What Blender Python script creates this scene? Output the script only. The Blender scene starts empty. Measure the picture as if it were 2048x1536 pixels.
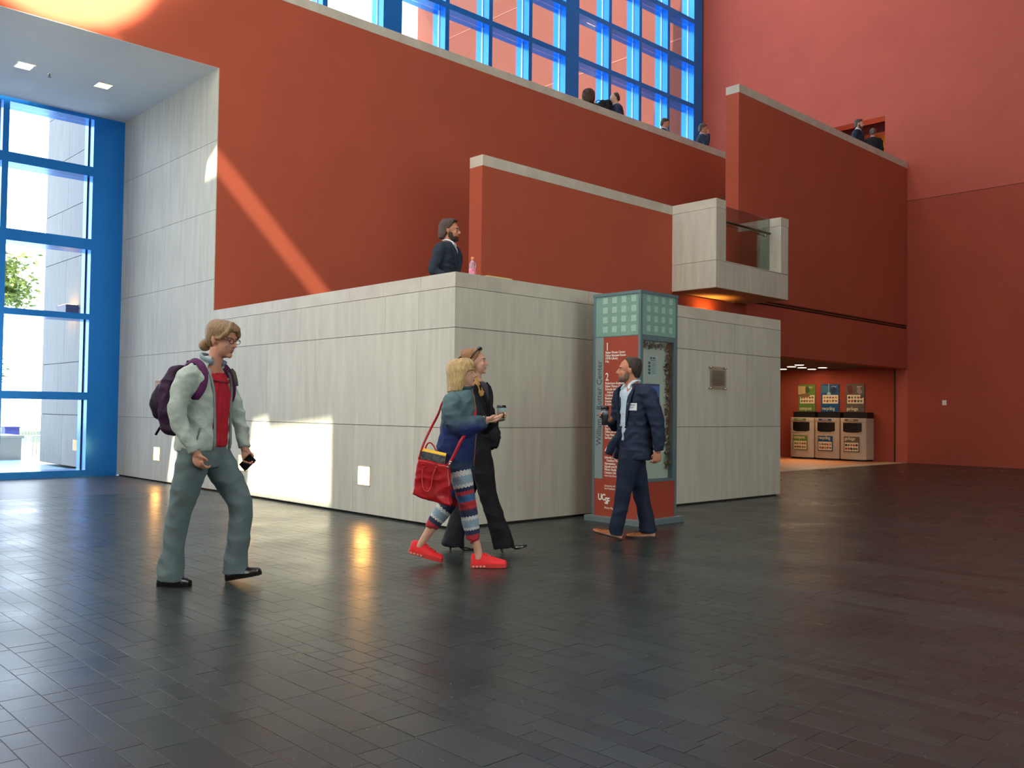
import bpy, bmesh, math, random
import numpy as np
from mathutils import Vector, Matrix, Euler, noise
random.seed(7)
rng = np.random.default_rng(7)
SC = bpy.context.scene
COL = SC.collection
PI = math.pi

# ------------------------------------------------------------------ camera
cam_d = bpy.data.cameras.new('camera')
cam = bpy.data.objects.new('camera', cam_d)
COL.objects.link(cam)
YAW, PITCH, ROLL = math.radians(46.535), math.radians(1.733), math.radians(0.717)
f_ = Vector((math.cos(PITCH)*math.cos(YAW), math.cos(PITCH)*math.sin(YAW), math.sin(PITCH)))
r_ = f_.cross(Vector((0, 0, 1))).normalized()
u_ = r_.cross(f_)
r2 = math.cos(ROLL)*r_ + math.sin(ROLL)*u_
u2 = -math.sin(ROLL)*r_ + math.cos(ROLL)*u_
CAM = Vector((-5.628, -6.758, 1.15))
cam.matrix_world = Matrix(((r2.x, u2.x, -f_.x, CAM.x), (r2.y, u2.y, -f_.y, CAM.y), (r2.z, u2.z, -f_.z, CAM.z), (0, 0, 0, 1)))
cam_d.sensor_width = 36.0
cam_d.lens = 1808.3/2048*36.0
cam_d.clip_end = 300
SC.camera = cam

# ------------------------------------------------------------------ view, sky, sun, added lamps
SC.view_settings.view_transform = 'Standard'
SC.view_settings.look = 'None'
SC.view_settings.gamma = 1
SC.view_settings.use_curve_mapping = False
SC.view_settings.exposure = 0.0
SC.cycles.use_denoising = True
SC.cycles.max_bounces = 10
SC.cycles.diffuse_bounces = 5
SC.cycles.glossy_bounces = 4
SC.cycles.transparent_max_bounces = 12
SC.cycles.sample_clamp_indirect = 8

W = bpy.data.worlds.new('daylight_sky')
SC.world = W
W.use_nodes = True
bg = W.node_tree.nodes['Background']
bg.inputs[0].default_value = (0.75, 0.88, 1.06, 1)
bg.inputs[1].default_value = 5.6

def light(name, kind, loc, energy, color, **kw):
    d = bpy.data.lights.new(name, kind)
    d.energy = energy
    d.color = color
    rot = kw.pop('rot', (0, 0, 0))
    for k, v in kw.items():
        setattr(d, k, v)
    o = bpy.data.objects.new(name, d)
    COL.objects.link(o)
    o.location = loc
    o.rotation_euler = rot
    return o

SUN_DIR = Vector((1.0, 0.24, -1.0)).normalized()
sun = light('sun', 'SUN', (0, 0, 30), 16.0, (1.0, 0.93, 0.74), angle=math.radians(0.55))
sun.rotation_euler = SUN_DIR.to_track_quat('-Z', 'Y').to_euler()
# unseen fill lamps added below the closed roof and at the blank south wall
light('roof_fill_east', 'AREA', (12.5, 5.2, 16.2), 270, (1.0, 0.93, 0.90), shape='RECTANGLE', size=5, size_y=2.4)
light('south_fill', 'AREA', (-1.5, -11.6, 3.2), 340, (0.88, 0.98, 0.95), shape='RECTANGLE', size=7, size_y=3, rot=(PI/2, 0, 0))
light('roof_fill_west', 'AREA', (-4.0, -3.0, 15.5), 770, (1.0, 0.97, 0.9), shape='RECTANGLE', size=6, size_y=6)
# unseen spot lamp added to brighten the back wall high left of the entrance corner
_g = light('wall_fill_spot', 'SPOT', (-3.2, -6.0, 5.88), 56000, (1.0, 0.95, 0.72), spot_size=math.radians(14.2), spot_blend=0.22, shadow_soft_size=0.12)
_g.rotation_euler = (Vector((-2.15, 5.268, 7.26))-_g.location).to_track_quat('-Z', 'Y').to_euler()
# area lamp added for unseen west windows behind and left of the camera
light('west_fill', 'AREA', (-8.6, 0.5, 6.5), 640, (1.0, 0.97, 0.88), shape='RECTANGLE', size=7, size_y=7, rot=(0, -PI/2, 0))

# ------------------------------------------------------------------ materials
def srgb(r, g, b):
    def c(v):
        v /= 255.0
        return v/12.92 if v <= 0.04045 else ((v+0.055)/1.055)**2.4
    return (c(r), c(g), c(b), 1)

MATS = {}
def mat(name, col=(128, 128, 128), rough=0.6, metal=0.0, spec=0.5, noise_amt=0.0, noise_scale=4.0, stretch=(1, 1, 1), bump=0.0,
        bump_scale=60.0, emit=None, emit_s=0.0, col2=None, rand=0.0, coord='Object', trans=0.0, alpha=1.0, coat=0.0, sheen=0.0):
    if name in MATS:
        return MATS[name]
    m = bpy.data.materials.new(name)
    m.use_nodes = True
    nt = m.node_tree
    N, L = nt.nodes, nt.links
    b = N['Principled BSDF']
    c = srgb(*col)
    b.inputs['Base Color'].default_value = c
    b.inputs['Roughness'].default_value = rough
    b.inputs['Metallic'].default_value = metal
    b.inputs['Specular IOR Level'].default_value = spec
    b.inputs['Transmission Weight'].default_value = trans
    b.inputs['Alpha'].default_value = alpha
    b.inputs['Coat Weight'].default_value = coat
    b.inputs['Sheen Weight'].default_value = sheen
    if emit:
        b.inputs['Emission Color'].default_value = (*emit, 1)
        b.inputs['Emission Strength'].default_value = emit_s
    tc = N.new('ShaderNodeTexCoord')
    mp = N.new('ShaderNodeMapping')
    mp.inputs['Scale'].default_value = stretch
    L.new(tc.outputs[coord], mp.inputs[0])
    last = None
    if noise_amt or col2:
        n = N.new('ShaderNodeTexNoise')
        n.inputs['Scale'].default_value = noise_scale
        n.inputs['Detail'].default_value = 6
        n.inputs['Roughness'].default_value = 0.6
        L.new(mp.outputs[0], n.inputs['Vector'])
        mx = N.new('ShaderNodeMix')
        mx.data_type = 'RGBA'
        d2 = srgb(*col2) if col2 else tuple(v*(1-noise_amt) for v in c[:3])+(1,)
        hi = c if col2 else tuple(min(1, v*(1+noise_amt)) for v in c[:3])+(1,)
        mx.inputs['A'].default_value = d2
        mx.inputs['B'].default_value = hi
        rp = N.new('ShaderNodeMapRange')
        rp.inputs[1].default_value = 0.3
        rp.inputs[2].default_value = 0.7
        L.new(n.outputs[0], rp.inputs[0])
        L.new(rp.outputs[0], mx.inputs['Factor'])
        last = mx.outputs['Result']
    if rand:
        oi = N.new('ShaderNodeObjectInfo')
        rr = N.new('ShaderNodeMapRange')
        rr.inputs[3].default_value = 1-rand
        rr.inputs[4].default_value = 1+rand
        L.new(oi.outputs['Random'], rr.inputs[0])
        hs = N.new('ShaderNodeHueSaturation')
        if last is None:
            hs.inputs['Color'].default_value = c
        else:
            L.new(last, hs.inputs['Color'])
        L.new(rr.outputs[0], hs.inputs['Value'])
        last = hs.outputs[0]
    if last is not None:
        L.new(last, b.inputs['Base Color'])
    if bump:
        n2 = N.new('ShaderNodeTexNoise')
        n2.inputs['Scale'].default_value = bump_scale
        n2.inputs['Detail'].default_value = 4
        L.new(mp.outputs[0], n2.inputs['Vector'])
        bp = N.new('ShaderNodeBump')
        bp.inputs['Strength'].default_value = bump
        bp.inputs['Distance'].default_value = 0.01
        L.new(n2.outputs[0], bp.inputs['Height'])
        L.new(bp.outputs[0], b.inputs['Normal'])
    MATS[name] = m
    return m

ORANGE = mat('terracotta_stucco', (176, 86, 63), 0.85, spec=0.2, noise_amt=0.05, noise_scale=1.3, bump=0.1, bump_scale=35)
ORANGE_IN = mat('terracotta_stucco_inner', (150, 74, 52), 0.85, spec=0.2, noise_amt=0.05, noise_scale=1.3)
PINK = mat('rose_stucco', (186, 92, 76), 0.85, spec=0.2, noise_amt=0.05, noise_scale=1.1, bump=0.25, bump_scale=35)
STONE = mat('travertine', (206, 203, 186), 0.55, spec=0.35, col2=(186, 183, 168), noise_scale=2.2, stretch=(4.5, 4.5, 0.5), rand=0.05, bump=0.08, bump_scale=30)
COPING = mat('travertine_coping', (208, 203, 186), 0.5, spec=0.35, col2=(188, 182, 166), noise_scale=3.0, rand=0.03)
JOINT = mat('dark_joint', (60, 56, 48), 0.9)
PLASTER = mat('pale_plaster', (232, 230, 222), 0.7, spec=0.3, noise_amt=0.02, noise_scale=2)
BLUE = mat('blue_lacquer', (34, 132, 222), 0.22, spec=0.5, metal=0.55, noise_amt=0.04, noise_scale=3)
BLACK = mat('black_reveal', (12, 12, 12), 0.8)
SILL = mat('dark_glass_bead', (16, 18, 30), 0.5)

def glass_mat(name, tint=(1, 1, 1), refl=0.08, darken=1.0):
    m = bpy.data.materials.new(name)
    m.use_nodes = True
    nt = m.node_tree
    N, L = nt.nodes, nt.links
    N.clear()
    out = N.new('ShaderNodeOutputMaterial')
    tr = N.new('ShaderNodeBsdfTransparent')
    tr.inputs[0].default_value = (tint[0]*darken, tint[1]*darken, tint[2]*darken, 1)
    gl = N.new('ShaderNodeBsdfGlossy')
    gl.inputs['Roughness'].default_value = 0.02
    fr = N.new('ShaderNodeFresnel')
    fr.inputs[0].default_value = 1.45
    ml = N.new('ShaderNodeMath')
    ml.operation = 'MULTIPLY'
    ml.inputs[1].default_value = refl*10
    ml.use_clamp = True
    L.new(fr.outputs[0], ml.inputs[0])
    mx = N.new('ShaderNodeMixShader')
    L.new(ml.outputs[0], mx.inputs[0])
    L.new(tr.outputs[0], mx.inputs[1])
    L.new(gl.outputs[0], mx.inputs[2])
    L.new(mx.outputs[0], out.inputs[0])
    MATS[name] = m
    return m
GLASS = glass_mat('window_glass', refl=0.05)
RAILGLASS = glass_mat('railing_glass', (0.80, 0.86, 0.82), 0.07)

# ------------------------------------------------------------------ mesh helpers
class MB:
    def __init__(self):
        self.v, self.f = [], []
    def add(self, vs, fs):
        n = len(self.v)
        self.v += [tuple(p) for p in vs]
        self.f += [tuple(i+n for i in f) for f in fs]
        return self
    def box(self, x0, x1, y0, y1, z0, z1):
        vs = [(x, y, z) for z in (z0, z1) for y in (y0, y1) for x in (x0, x1)]
        return self.add(vs, [(0, 2, 3, 1), (4, 5, 7, 6), (0, 1, 5, 4), (2, 6, 7, 3), (0, 4, 6, 2), (1, 3, 7, 5)])
    def prism(self, pts, axis, a, b):
        """pts 2D outline, extruded along axis from a to b"""
        def p3(p, t):
            return {'x': (t, p[0], p[1]), 'y': (p[0], t, p[1]), 'z': (p[0], p[1], t)}[axis]
        n = len(pts)
        vs = [p3(p, a) for p in pts]+[p3(p, b) for p in pts]
        fs = [tuple(range(n)), tuple(range(2*n-1, n-1, -1))]+[(i, i+n, (i+1) % n+n, (i+1) % n) for i in range(n)]
        return self.add(vs, fs)
    def cyl(self, p0, p1, r0, r1=None, n=16):
        r1 = r0 if r1 is None else r1
        p0, p1 = Vector(p0), Vector(p1)
        d = (p1-p0).normalized()
        a = d.orthogonal().normalized()
        b = d.cross(a)
        vs = []
        for p, r in ((p0, r0), (p1, r1)):
            for i in range(n):
                t = 2*PI*i/n
                vs.append(p+a*r*math.cos(t)+b*r*math.sin(t))
        fs = [(i, (i+1) % n, (i+1) % n+n, i+n) for i in range(n)]+[tuple(range(n-1, -1, -1)), tuple(range(n, 2*n))]
        return self.add(vs, fs)
    def tube(self, pts, r, n=8, flat=1.0):
        """swept tube along a polyline; flat<1 squashes it into a strap"""
        pts = [Vector(p) for p in pts]
        rings = []
        prev = None
        for i, p in enumerate(pts):
            d = (pts[min(i+1, len(pts)-1)]-pts[max(i-1, 0)]).normalized()
            a = d.orthogonal().normalized() if prev is None else (prev-d*prev.dot(d)).normalized()
            prev = a
            b = d.cross(a)
            rr = r[i] if isinstance(r, (list, tuple)) else r
            rings.append([p+a*rr*math.cos(2*PI*k/n)+b*rr*flat*math.sin(2*PI*k/n) for k in range(n)])
        vs = [v for rg in rings for v in rg]
        fs = []
        for i in range(len(rings)-1):
            for k in range(n):
                fs.append((i*n+k, i*n+(k+1) % n, (i+1)*n+(k+1) % n, (i+1)*n+k))
        fs += [tuple(range(n-1, -1, -1)), tuple(range((len(rings)-1)*n, len(rings)*n))]
        return self.add(vs, fs)
    def lathe(self, prof, c=(0, 0, 0), n=20):
        vs, fs = [], []
        for (r, z) in prof:
            for k in range(n):
                t = 2*PI*k/n
                vs.append((c[0]+r*math.cos(t), c[1]+r*math.sin(t), c[2]+z))
        m = len(prof)
        for i in range(m-1):
            for k in range(n):
                fs.append((i*n+k, i*n+(k+1) % n, (i+1)*n+(k+1) % n, (i+1)*n+k))
        fs += [tuple(range(n-1, -1, -1)), tuple(range((m-1)*n, m*n))]
        return self.add(vs, fs)
    def ell(self, c, r, rot=None, nu=16, nv=10):
        c = Vector(c)
        M = Euler(rot).to_matrix() if rot else Matrix.Identity(3)
        vs = [c+M @ Vector((0, 0, -r[2]))]
        for i in range(1, nv):
            ph = -PI/2+PI*i/nv
            for k in range(nu):
                t = 2*PI*k/nu
                vs.append(c+M @ Vector((r[0]*math.cos(ph)*math.cos(t), r[1]*math.cos(ph)*math.sin(t), r[2]*math.sin(ph))))
        vs.append(c+M @ Vector((0, 0, r[2])))
        fs = [(0, 1+(k+1) % nu, 1+k) for k in range(nu)]
        for i in range(nv-2):
            for k in range(nu):
                a = 1+i*nu
                fs.append((a+k, a+(k+1) % nu, a+nu+(k+1) % nu, a+nu+k))
        e = len(vs)-1
        a = 1+(nv-2)*nu
        fs += [(a+k, a+(k+1) % nu, e) for k in range(nu)]
        return self.add(vs, fs)
    def mesh(self, name):
        me = bpy.data.meshes.new(name)
        me.from_pydata([tuple(v) for v in self.v], [], self.f)
        me.update()
        return me
    def build(self, name, m, parent=None, smooth=False, bevel=0.0, loc=None):
        me = self.mesh(name)
        bm = bmesh.new()
        bm.from_mesh(me)
        bmesh.ops.recalc_face_normals(bm, faces=bm.faces)
        if bevel:
            bmesh.ops.bevel(bm, geom=list(bm.edges), offset=bevel, segments=2, affect='EDGES', profile=0.6)
        bm.to_mesh(me)
        bm.free()
        return link(name, me, m, parent, smooth, loc)

def link(name, me, m, parent=None, smooth=False, loc=None):
    if m is not None and not me.materials:
        me.materials.append(m)
    if smooth:
        me.polygons.foreach_set('use_smooth', [True]*len(me.polygons))
    o = bpy.data.objects.new(name, me)
    COL.objects.link(o)
    if loc is not None:
        o.location = loc
    if parent is not None:
        o.parent = parent
    return o

def empty(name, loc=(0, 0, 0), rz=0.0, kind=None):
    o = bpy.data.objects.new(name, None)
    COL.objects.link(o)
    o.location = loc
    o.rotation_euler = (0, 0, rz)
    if kind:
        o['kind'] = kind
    return o

def tag(o, label, cat, group=None, kind=None):
    o['label'] = label
    o['category'] = cat
    if group:
        o['group'] = group
    if kind:
        o['kind'] = kind
    return o

def struct(o):
    o['kind'] = 'structure'
    return o

def text(name, body, size, m, parent, loc, rot, align='LEFT', spacing=1.0, ext=0.0006, line=1.0, sx=1.0, bold=0.0):
    c = bpy.data.curves.new(name, 'FONT')
    c.body = body
    c.size = size
    c.align_x = align
    c.extrude = ext
    c.offset = bold
    c.space_line = line
    c.space_character = spacing
    c.resolution_u = 2
    t_ = bpy.data.objects.new(name, c)
    COL.objects.link(t_)
    bpy.context.view_layer.update()
    me = bpy.data.meshes.new_from_object(t_.evaluated_get(bpy.context.evaluated_depsgraph_get()))
    bpy.data.objects.remove(t_)
    bpy.data.curves.remove(c)
    me.materials.clear()
    o = link(name, me, m, parent)
    o['kind'] = 'stuff'
    o.location = loc
    o.rotation_euler = rot
    o.scale = (sx, 1, 1)
    return o
# text facing -X reads along -Y; text facing -Y reads along +X
FACE_NX = (PI/2, 0, -PI/2)
FACE_NY = (PI/2, 0, 0)

# ------------------------------------------------------------------ floor
Y1, YC, XR, YW = 5.268, 2.73, 16.839, 8.744
floor = MB().box(-9.2, XR+0.3, -12, YW, -0.2, -0.0022).build('floor', mat('floor_grout', (100, 102, 98), 0.8, spec=0.3, noise_amt=0.15, noise_scale=20))
struct(floor)

def floor_stone():
    m = bpy.data.materials.new('dark_granite_tile')
    m.use_nodes = True
    N, L = m.node_tree.nodes, m.node_tree.links
    b = N['Principled BSDF']
    tc = N.new('ShaderNodeTexCoord')
    geo = N.new('ShaderNodeNewGeometry')
    n = N.new('ShaderNodeTexNoise')
    n.inputs['Scale'].default_value = 90
    n.inputs['Detail'].default_value = 5
    L.new(geo.outputs['Position'], n.inputs['Vector'])
    big = N.new('ShaderNodeTexNoise')
    big.inputs['Scale'].default_value = 1.4
    big.inputs['Detail'].default_value = 3
    L.new(geo.outputs['Position'], big.inputs['Vector'])
    vor = N.new('ShaderNodeTexVoronoi')
    vor.inputs['Scale'].default_value = 45
    L.new(geo.outputs['Position'], vor.inputs['Vector'])
    sp = N.new('ShaderNodeMapRange')
    sp.inputs[1].default_value = 0.10
    sp.inputs[2].default_value = 0.06
    L.new(vor.outputs['Distance'], sp.inputs[0])
    sepc = N.new('ShaderNodeSeparateColor')
    L.new(vor.outputs['Color'], sepc.inputs[0])
    gt = N.new('ShaderNodeMath')
    gt.operation = 'GREATER_THAN'
    gt.inputs[1].default_value = 0.86
    L.new(sepc.outputs[0], gt.inputs[0])
    ml = N.new('ShaderNodeMath')
    ml.operation = 'MULTIPLY'
    L.new(sp.outputs[0], ml.inputs[0])
    L.new(gt.outputs[0], ml.inputs[1])
    at = N.new('ShaderNodeAttribute')
    at.attribute_name = 'tone'
    at2 = N.new('ShaderNodeAttribute')
    at2.attribute_type = 'OBJECT'
    at2.attribute_name = 'tone'
    sm = N.new('ShaderNodeMath')
    sm.operation = 'ADD'
    L.new(at.outputs['Fac'], sm.inputs[0])
    L.new(at2.outputs['Fac'], sm.inputs[1])
    mx = N.new('ShaderNodeMix')
    mx.data_type = 'RGBA'
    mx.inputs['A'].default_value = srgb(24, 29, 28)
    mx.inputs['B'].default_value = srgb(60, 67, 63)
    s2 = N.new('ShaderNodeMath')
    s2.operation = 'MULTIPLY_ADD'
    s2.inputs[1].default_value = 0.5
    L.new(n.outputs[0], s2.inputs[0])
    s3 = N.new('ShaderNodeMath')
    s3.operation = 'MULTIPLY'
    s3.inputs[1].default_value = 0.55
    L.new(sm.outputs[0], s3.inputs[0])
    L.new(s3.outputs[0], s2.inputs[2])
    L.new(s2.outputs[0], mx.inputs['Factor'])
    mx2 = N.new('ShaderNodeMix')
    mx2.data_type = 'RGBA'
    mx2.inputs['B'].default_value = srgb(190, 190, 185)
    L.new(mx.outputs['Result'], mx2.inputs['A'])
    L.new(ml.outputs[0], mx2.inputs['Factor'])
    L.new(mx2.outputs['Result'], b.inputs['Base Color'])
    rr = N.new('ShaderNodeMapRange')
    rr.inputs[1].default_value = 0.3
    rr.inputs[2].default_value = 0.7
    rr.inputs[3].default_value = 0.25
    rr.inputs[4].default_value = 0.35
    L.new(big.outputs[0], rr.inputs[0])
    L.new(rr.outputs[0], b.inputs['Roughness'])
    b.inputs['Specular IOR Level'].default_value = 0.36
    bp = N.new('ShaderNodeBump')
    bp.inputs['Strength'].default_value = 0.12
    bp.inputs['Distance'].default_value = 0.002
    L.new(n.outputs[0], bp.inputs['Height'])
    L.new(bp.outputs[0], b.inputs['Normal'])
    return m
TILE = floor_stone()

def in_view(x, y, margin=0.0):
    d = Vector((x, y, 0))-CAM
    z = d.dot(f_)
    if z < 0.5:
        return None
    px, py = 1808*d.dot(r2)/z, -1808*d.dot(u2)/z
    return z if abs(px) < 1024+margin and py < 768+margin else None

tiles = []
x = -6.3
while x < XR-0.02:
    w = random.choice((0.09, 0.10, 0.10, 0.12, 0.15, 0.18))
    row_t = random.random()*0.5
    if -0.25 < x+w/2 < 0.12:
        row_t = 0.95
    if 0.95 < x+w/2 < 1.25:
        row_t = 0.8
    y = -8.0-random.random()*0.3
    while y < 5.44:
        l = random.choice((0.10, 0.12, 0.16, 0.2, 0.22, 0.28, 0.36))
        y2 = min(y+l, 5.44)
        if y2-y > 0.03 and x+w < XR:
            inside = (x > 0.02 and x+w < 6.07 and y > 0.02)
            behind = (x > 6.0 and y > 2.74)
            if not inside and not behind:
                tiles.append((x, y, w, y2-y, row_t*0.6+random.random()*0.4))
        y += l
    x += w
near = sorted((in_view(t[0]+t[2]/2, t[1]+t[3]/2, 60), i) for i, t in enumerate(tiles) if in_view(t[0]+t[2]/2, t[1]+t[3]/2, 60))[:300]
near_ids = {i for _, i in near}
unit = MB()
unit.add([(-.5, -.5, -1), (.5, -.5, -1), (.5, .5, -1), (-.5, .5, -1), (-.5, -.5, -.12), (.5, -.5, -.12), (.5, .5, -.12), (-.5, .5, -.12),
          (-.488, -.49, 0), (.488, -.49, 0), (.488, .49, 0), (-.488, .49, 0)],
         [(0, 1, 5, 4), (1, 2, 6, 5), (2, 3, 7, 6), (3, 0, 4, 7), (4, 5, 9, 8), (5, 6, 10, 9), (6, 7, 11, 10), (7, 4, 8, 11), (8, 9, 10, 11)])
unit_me = unit.mesh('floor_tile')
unit_me.materials.append(TILE)
GAP = 0.0026
fv, ff, ft = [], [], []
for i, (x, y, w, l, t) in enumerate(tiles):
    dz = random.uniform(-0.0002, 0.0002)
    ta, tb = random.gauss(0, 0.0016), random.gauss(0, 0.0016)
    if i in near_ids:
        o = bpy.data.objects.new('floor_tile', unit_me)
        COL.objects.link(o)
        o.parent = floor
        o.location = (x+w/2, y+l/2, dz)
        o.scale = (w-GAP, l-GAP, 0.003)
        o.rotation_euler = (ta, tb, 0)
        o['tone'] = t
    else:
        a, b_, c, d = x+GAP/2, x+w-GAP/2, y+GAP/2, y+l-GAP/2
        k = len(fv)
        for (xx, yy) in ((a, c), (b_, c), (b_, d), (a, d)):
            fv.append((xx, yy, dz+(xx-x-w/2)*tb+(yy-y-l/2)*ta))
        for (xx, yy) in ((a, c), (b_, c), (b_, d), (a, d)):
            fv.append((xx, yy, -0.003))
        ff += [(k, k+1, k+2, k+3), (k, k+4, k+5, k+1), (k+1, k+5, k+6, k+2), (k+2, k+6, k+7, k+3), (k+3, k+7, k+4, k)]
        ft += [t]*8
me = bpy.data.meshes.new('floor_tiles_beyond')
me.from_pydata(fv, [], ff)
at = me.attributes.new('tone', 'FLOAT', 'POINT')
at.data.foreach_set('value', ft)
o = link('floor_tiles_beyond', me, TILE, floor)
o['kind'] = 'stuff'
# plain honed slabs of the entrance bay, tile border
mb = MB()
yy = 5.444
for k in range(4):
    xx = -9.0
    while xx < -0.01:
        mb.box(xx+0.002, min(xx+0.9, 0)-0.002, yy+0.002, yy+0.823, -0.03, 0.0)
        xx += 0.9
    yy += 0.825
SLAB = mat('honed_basalt_slab', (62, 60, 62), 0.36, spec=0.5, noise_amt=0.1, noise_scale=30)
o = mb.build('entrance_slab', SLAB, floor)
o['kind'] = 'stuff'

# ------------------------------------------------------------------ walls
def panels(parent, plane, val, sgn, u0, u1, zs, splits, t=0.012, m=STONE, name='stone_panel', gv=0.0025, gh=0.006):
    """stone slabs on plane x=val or y=val, outer face towards sgn; splits: list of u positions per course"""
    for ci in range(len(zs)-1):
        us = [u0]+[s for s in splits[ci % len(splits)] if u0+0.05 < s < u1-0.05]+[u1]
        for a, b in zip(us[:-1], us[1:]):
            g0 = gv if a > u0 else 0
            g1 = gv if b < u1 else 0
            lo, hi = zs[ci]+gh/2, zs[ci+1]-(gh/2 if ci < len(zs)-2 else 0)
            mb = MB()
            if plane == 'x':
                mb.box(min(val, val-sgn*t), max(val, val-sgn*t), a+g0/2, b-g1/2, lo, hi)
            else:
                mb.box(a+g0/2, b-g1/2, min(val, val-sgn*t), max(val, val-sgn*t), lo, hi)
            mb.build(name, m, parent)

ZT = 2.507
ZJ = [0.02, 0.982, 1.964, 2.357]
# stair podium clad in travertine
T = 0.012
pod = MB()
pod.box(T, 0.27, T, Y1, 0.02, 2.357).box(0.27, 6.081-T, T, 0.27, 0.02, 2.357).box(5.81, 6.081-T, 0.27, YC, 0.02, 2.357)
pod.box(0.04, 6.04, 0.04, Y1, 0.0, 0.02)
pod = struct(pod.build('wall_podium', JOINT))
sl = [[0.62, 1.72, 2.95, 4.15], [0.60, 2.55, 3.7], [0.58, 1.16, 2.9, 4.1]]
panels(pod, 'x', 0.0, -1, 0.0, Y1, ZJ, sl)
sr = [[1.2, 2.9, 4.6], [1.8, 3.5, 5.2], [1.45, 3.1, 4.9]]
panels(pod, 'y', 0.0, -1, T, 6.081, ZJ, sr)
panels(pod, 'x', 6.081, 1, T, YC, ZJ, [[1.3]])
# inner faces of the parapet
panels(pod, 'x', 0.282, 1, 0.282, Y1, [1.55, 2.357], [[1.8, 3.5]])
panels(pod, 'y', 0.282, 1, 0.282, 5.8, [1.55, 2.357], [[2.0, 3.9]])
FINSTONE = mat('garden_travertine', (150, 148, 142), 0.6, spec=0.2, col2=(134, 132, 128), noise_scale=2.6, stretch=(6, 6, 0.55), rand=0.04)
def coping_run(parent, axis, a, b, c0, c1, z0, z1, cuts, name='coping_stone'):
    us = [a]+[c for c in cuts if a < c < b]+[b]
    for p, q in zip(us[:-1], us[1:]):
        mb = MB()
        if axis == 'x':
            mb.box(p+0.001, q-0.001, c0, c1, z0, z1)
        else:
            mb.box(c0, c1, p+0.001, q-0.001, z0, z1)
        mb.build(name, COPING, parent, bevel=0.003)
coping_run(pod, 'y', 0.0, Y1, 0.0, 0.285, 2.361, ZT, [0.55, 1.2, 1.85, 3.6])
coping_run(pod, 'x', 0.285, 6.081, 0.0, 0.285, 2.361, ZT, [0.60, 1.95, 3.6, 5.0])
coping_run(pod, 'y', 0.285, YC, 5.80, 6.081, 2.361, ZT, [1.5])
land = MB().box(0.282, 5.8, 0.282, Y1, 1.35, 1.55)
for k in range(7):
    land.box(5.0+0.28*k, 5.28+0.28*k, 3.0, Y1, 1.55, 1.55+0.17*(k+1))
struct(land.build('floor_landing', mat('landing_stone', (120, 116, 108), 0.6, noise_amt=0.08)))

# back wall with the upper walkway parapet
b = MB().box(0.05, 9.6, Y1, Y1+0.3, -0.1, 5.936).box(T+0.002, 9.6, Y1, Y1+0.3, 5.936, 7.215).box(T+0.002, 0.05, Y1, Y1+0.3, 0.03, 5.936).box(9.6, XR, Y1, Y1+0.3, 2.5, 7.215).box(-9.2, T+0.002, Y1, Y1+0.3, 5.936, 7.215)
wb = struct(b.build('wall_back', ORANGE))
coping_run(wb, 'x', -9.2, 12.66, Y1-0.004, Y1+0.305, 7.215, 7.368, [-7.4, -5.6, -3.8, -2.0, -0.2, 1.6, 3.4, 5.2, 7.0, 8.8, 10.6])
coping_run(wb, 'x', 12.66, XR, Y1-0.004, Y1+0.305, 7.215, 7.368, [14.7])
# entrance reveal, clad
rv = struct(MB().box(T, 0.4, Y1+0.302, YW, 0.02, 5.932).box(0.04, 0.3, Y1+0.3, YW, 0, 0.02).build('wall_reveal', JOINT))
ZR = [0.02, 0.982, 1.964, 2.946, 3.928, 4.91, 5.932]
panels(rv, 'x', 0.0, -1, Y1+0.0, YW, ZR[:1]+ZR[1:], [[], [], [], [], [], []], gh=0.005)
struct(MB().box(-9.2, 0.0, Y1+0.002, Y1+0.3, 5.932, 5.936).box(-9.2, 0.0, Y1+0.3, YW, 5.932, 6.35).build('ceiling_entrance', PLASTER))
struct(MB().box(0.0, XR, Y1+0.3, YW, 6.05, 6.35).build('floor_walkway', PLASTER))
struct(MB().box(13.2, XR, YC+0.29, Y1, 6.05, 6.35).box(14.4, XR, YC+0.29, Y1, 6.35, 6.72).build('floor_bridge', PLASTER))

# middle stair wall
wm = struct(MB().box(2.737, 7.174, YC, YC+0.27, 1.55, 4.612).box(7.174, 9.55, YC+0.12, YC+0.27, 1.3, 3.27).build('wall_stair', ORANGE))
coping_run(wm, 'x', 2.737, 7.174, YC-0.003, YC+0.273, 4.612, 4.768, [4.2, 5.7])
# upper wall on the right
wu = struct(MB().box(9.252, XR, YC, YC+0.29, 3.27, 3.295).box(9.252, XR, YC+0.03, YC+0.29, 3.295, 3.405)
            .box(9.252, XR, YC, YC+0.29, 3.405, 7.315).box(9.55, XR, YC, YC+0.29, 2.331, 3.27).build('wall_upper', ORANGE))
coping_run(wu, 'x', 9.252, XR, YC-0.003, YC+0.293, 7.315, 7.47, [11.1, 13.0, 14.9])

# right wall with the doorway opening of the upper floor, running on outside as a garden wall
OY0, OY1, OZ0, OZ1 = 3.295, 5.0, 6.72, 8.775
wr = MB().box(XR, XR+0.4, -12, OY0, -0.1, 16.5).box(XR, XR+0.4, OY0, OY1, -0.1, OZ0).box(XR, XR+0.4, OY0, OY1, OZ1, 16.5).box(XR, XR+0.4, OY1, YW+0.5, 0, 16.5)
wr = struct(wr.build('wall_right', PINK))
MB().box(XR-0.003, XR+0.01, -12, YC, 0.0, 6.49).box(XR-0.003, XR+0.01, YC+0.3, YW, 0.0, 2.36).build('lower_shade_overlay', mat('shaded_rose_stucco', (166, 78, 60), 0.85, spec=0.2, noise_amt=0.06, noise_scale=1.1, bump=0.25, bump_scale=35), wr)  # overlay darker than the wall above, shade of the lower wall in its colour
struct(MB().box(XR-0.004, XR, -12, YC, 6.49, 6.505).build('trim_1', mat('plaster_joint', (96, 46, 38), 0.9)))
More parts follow.
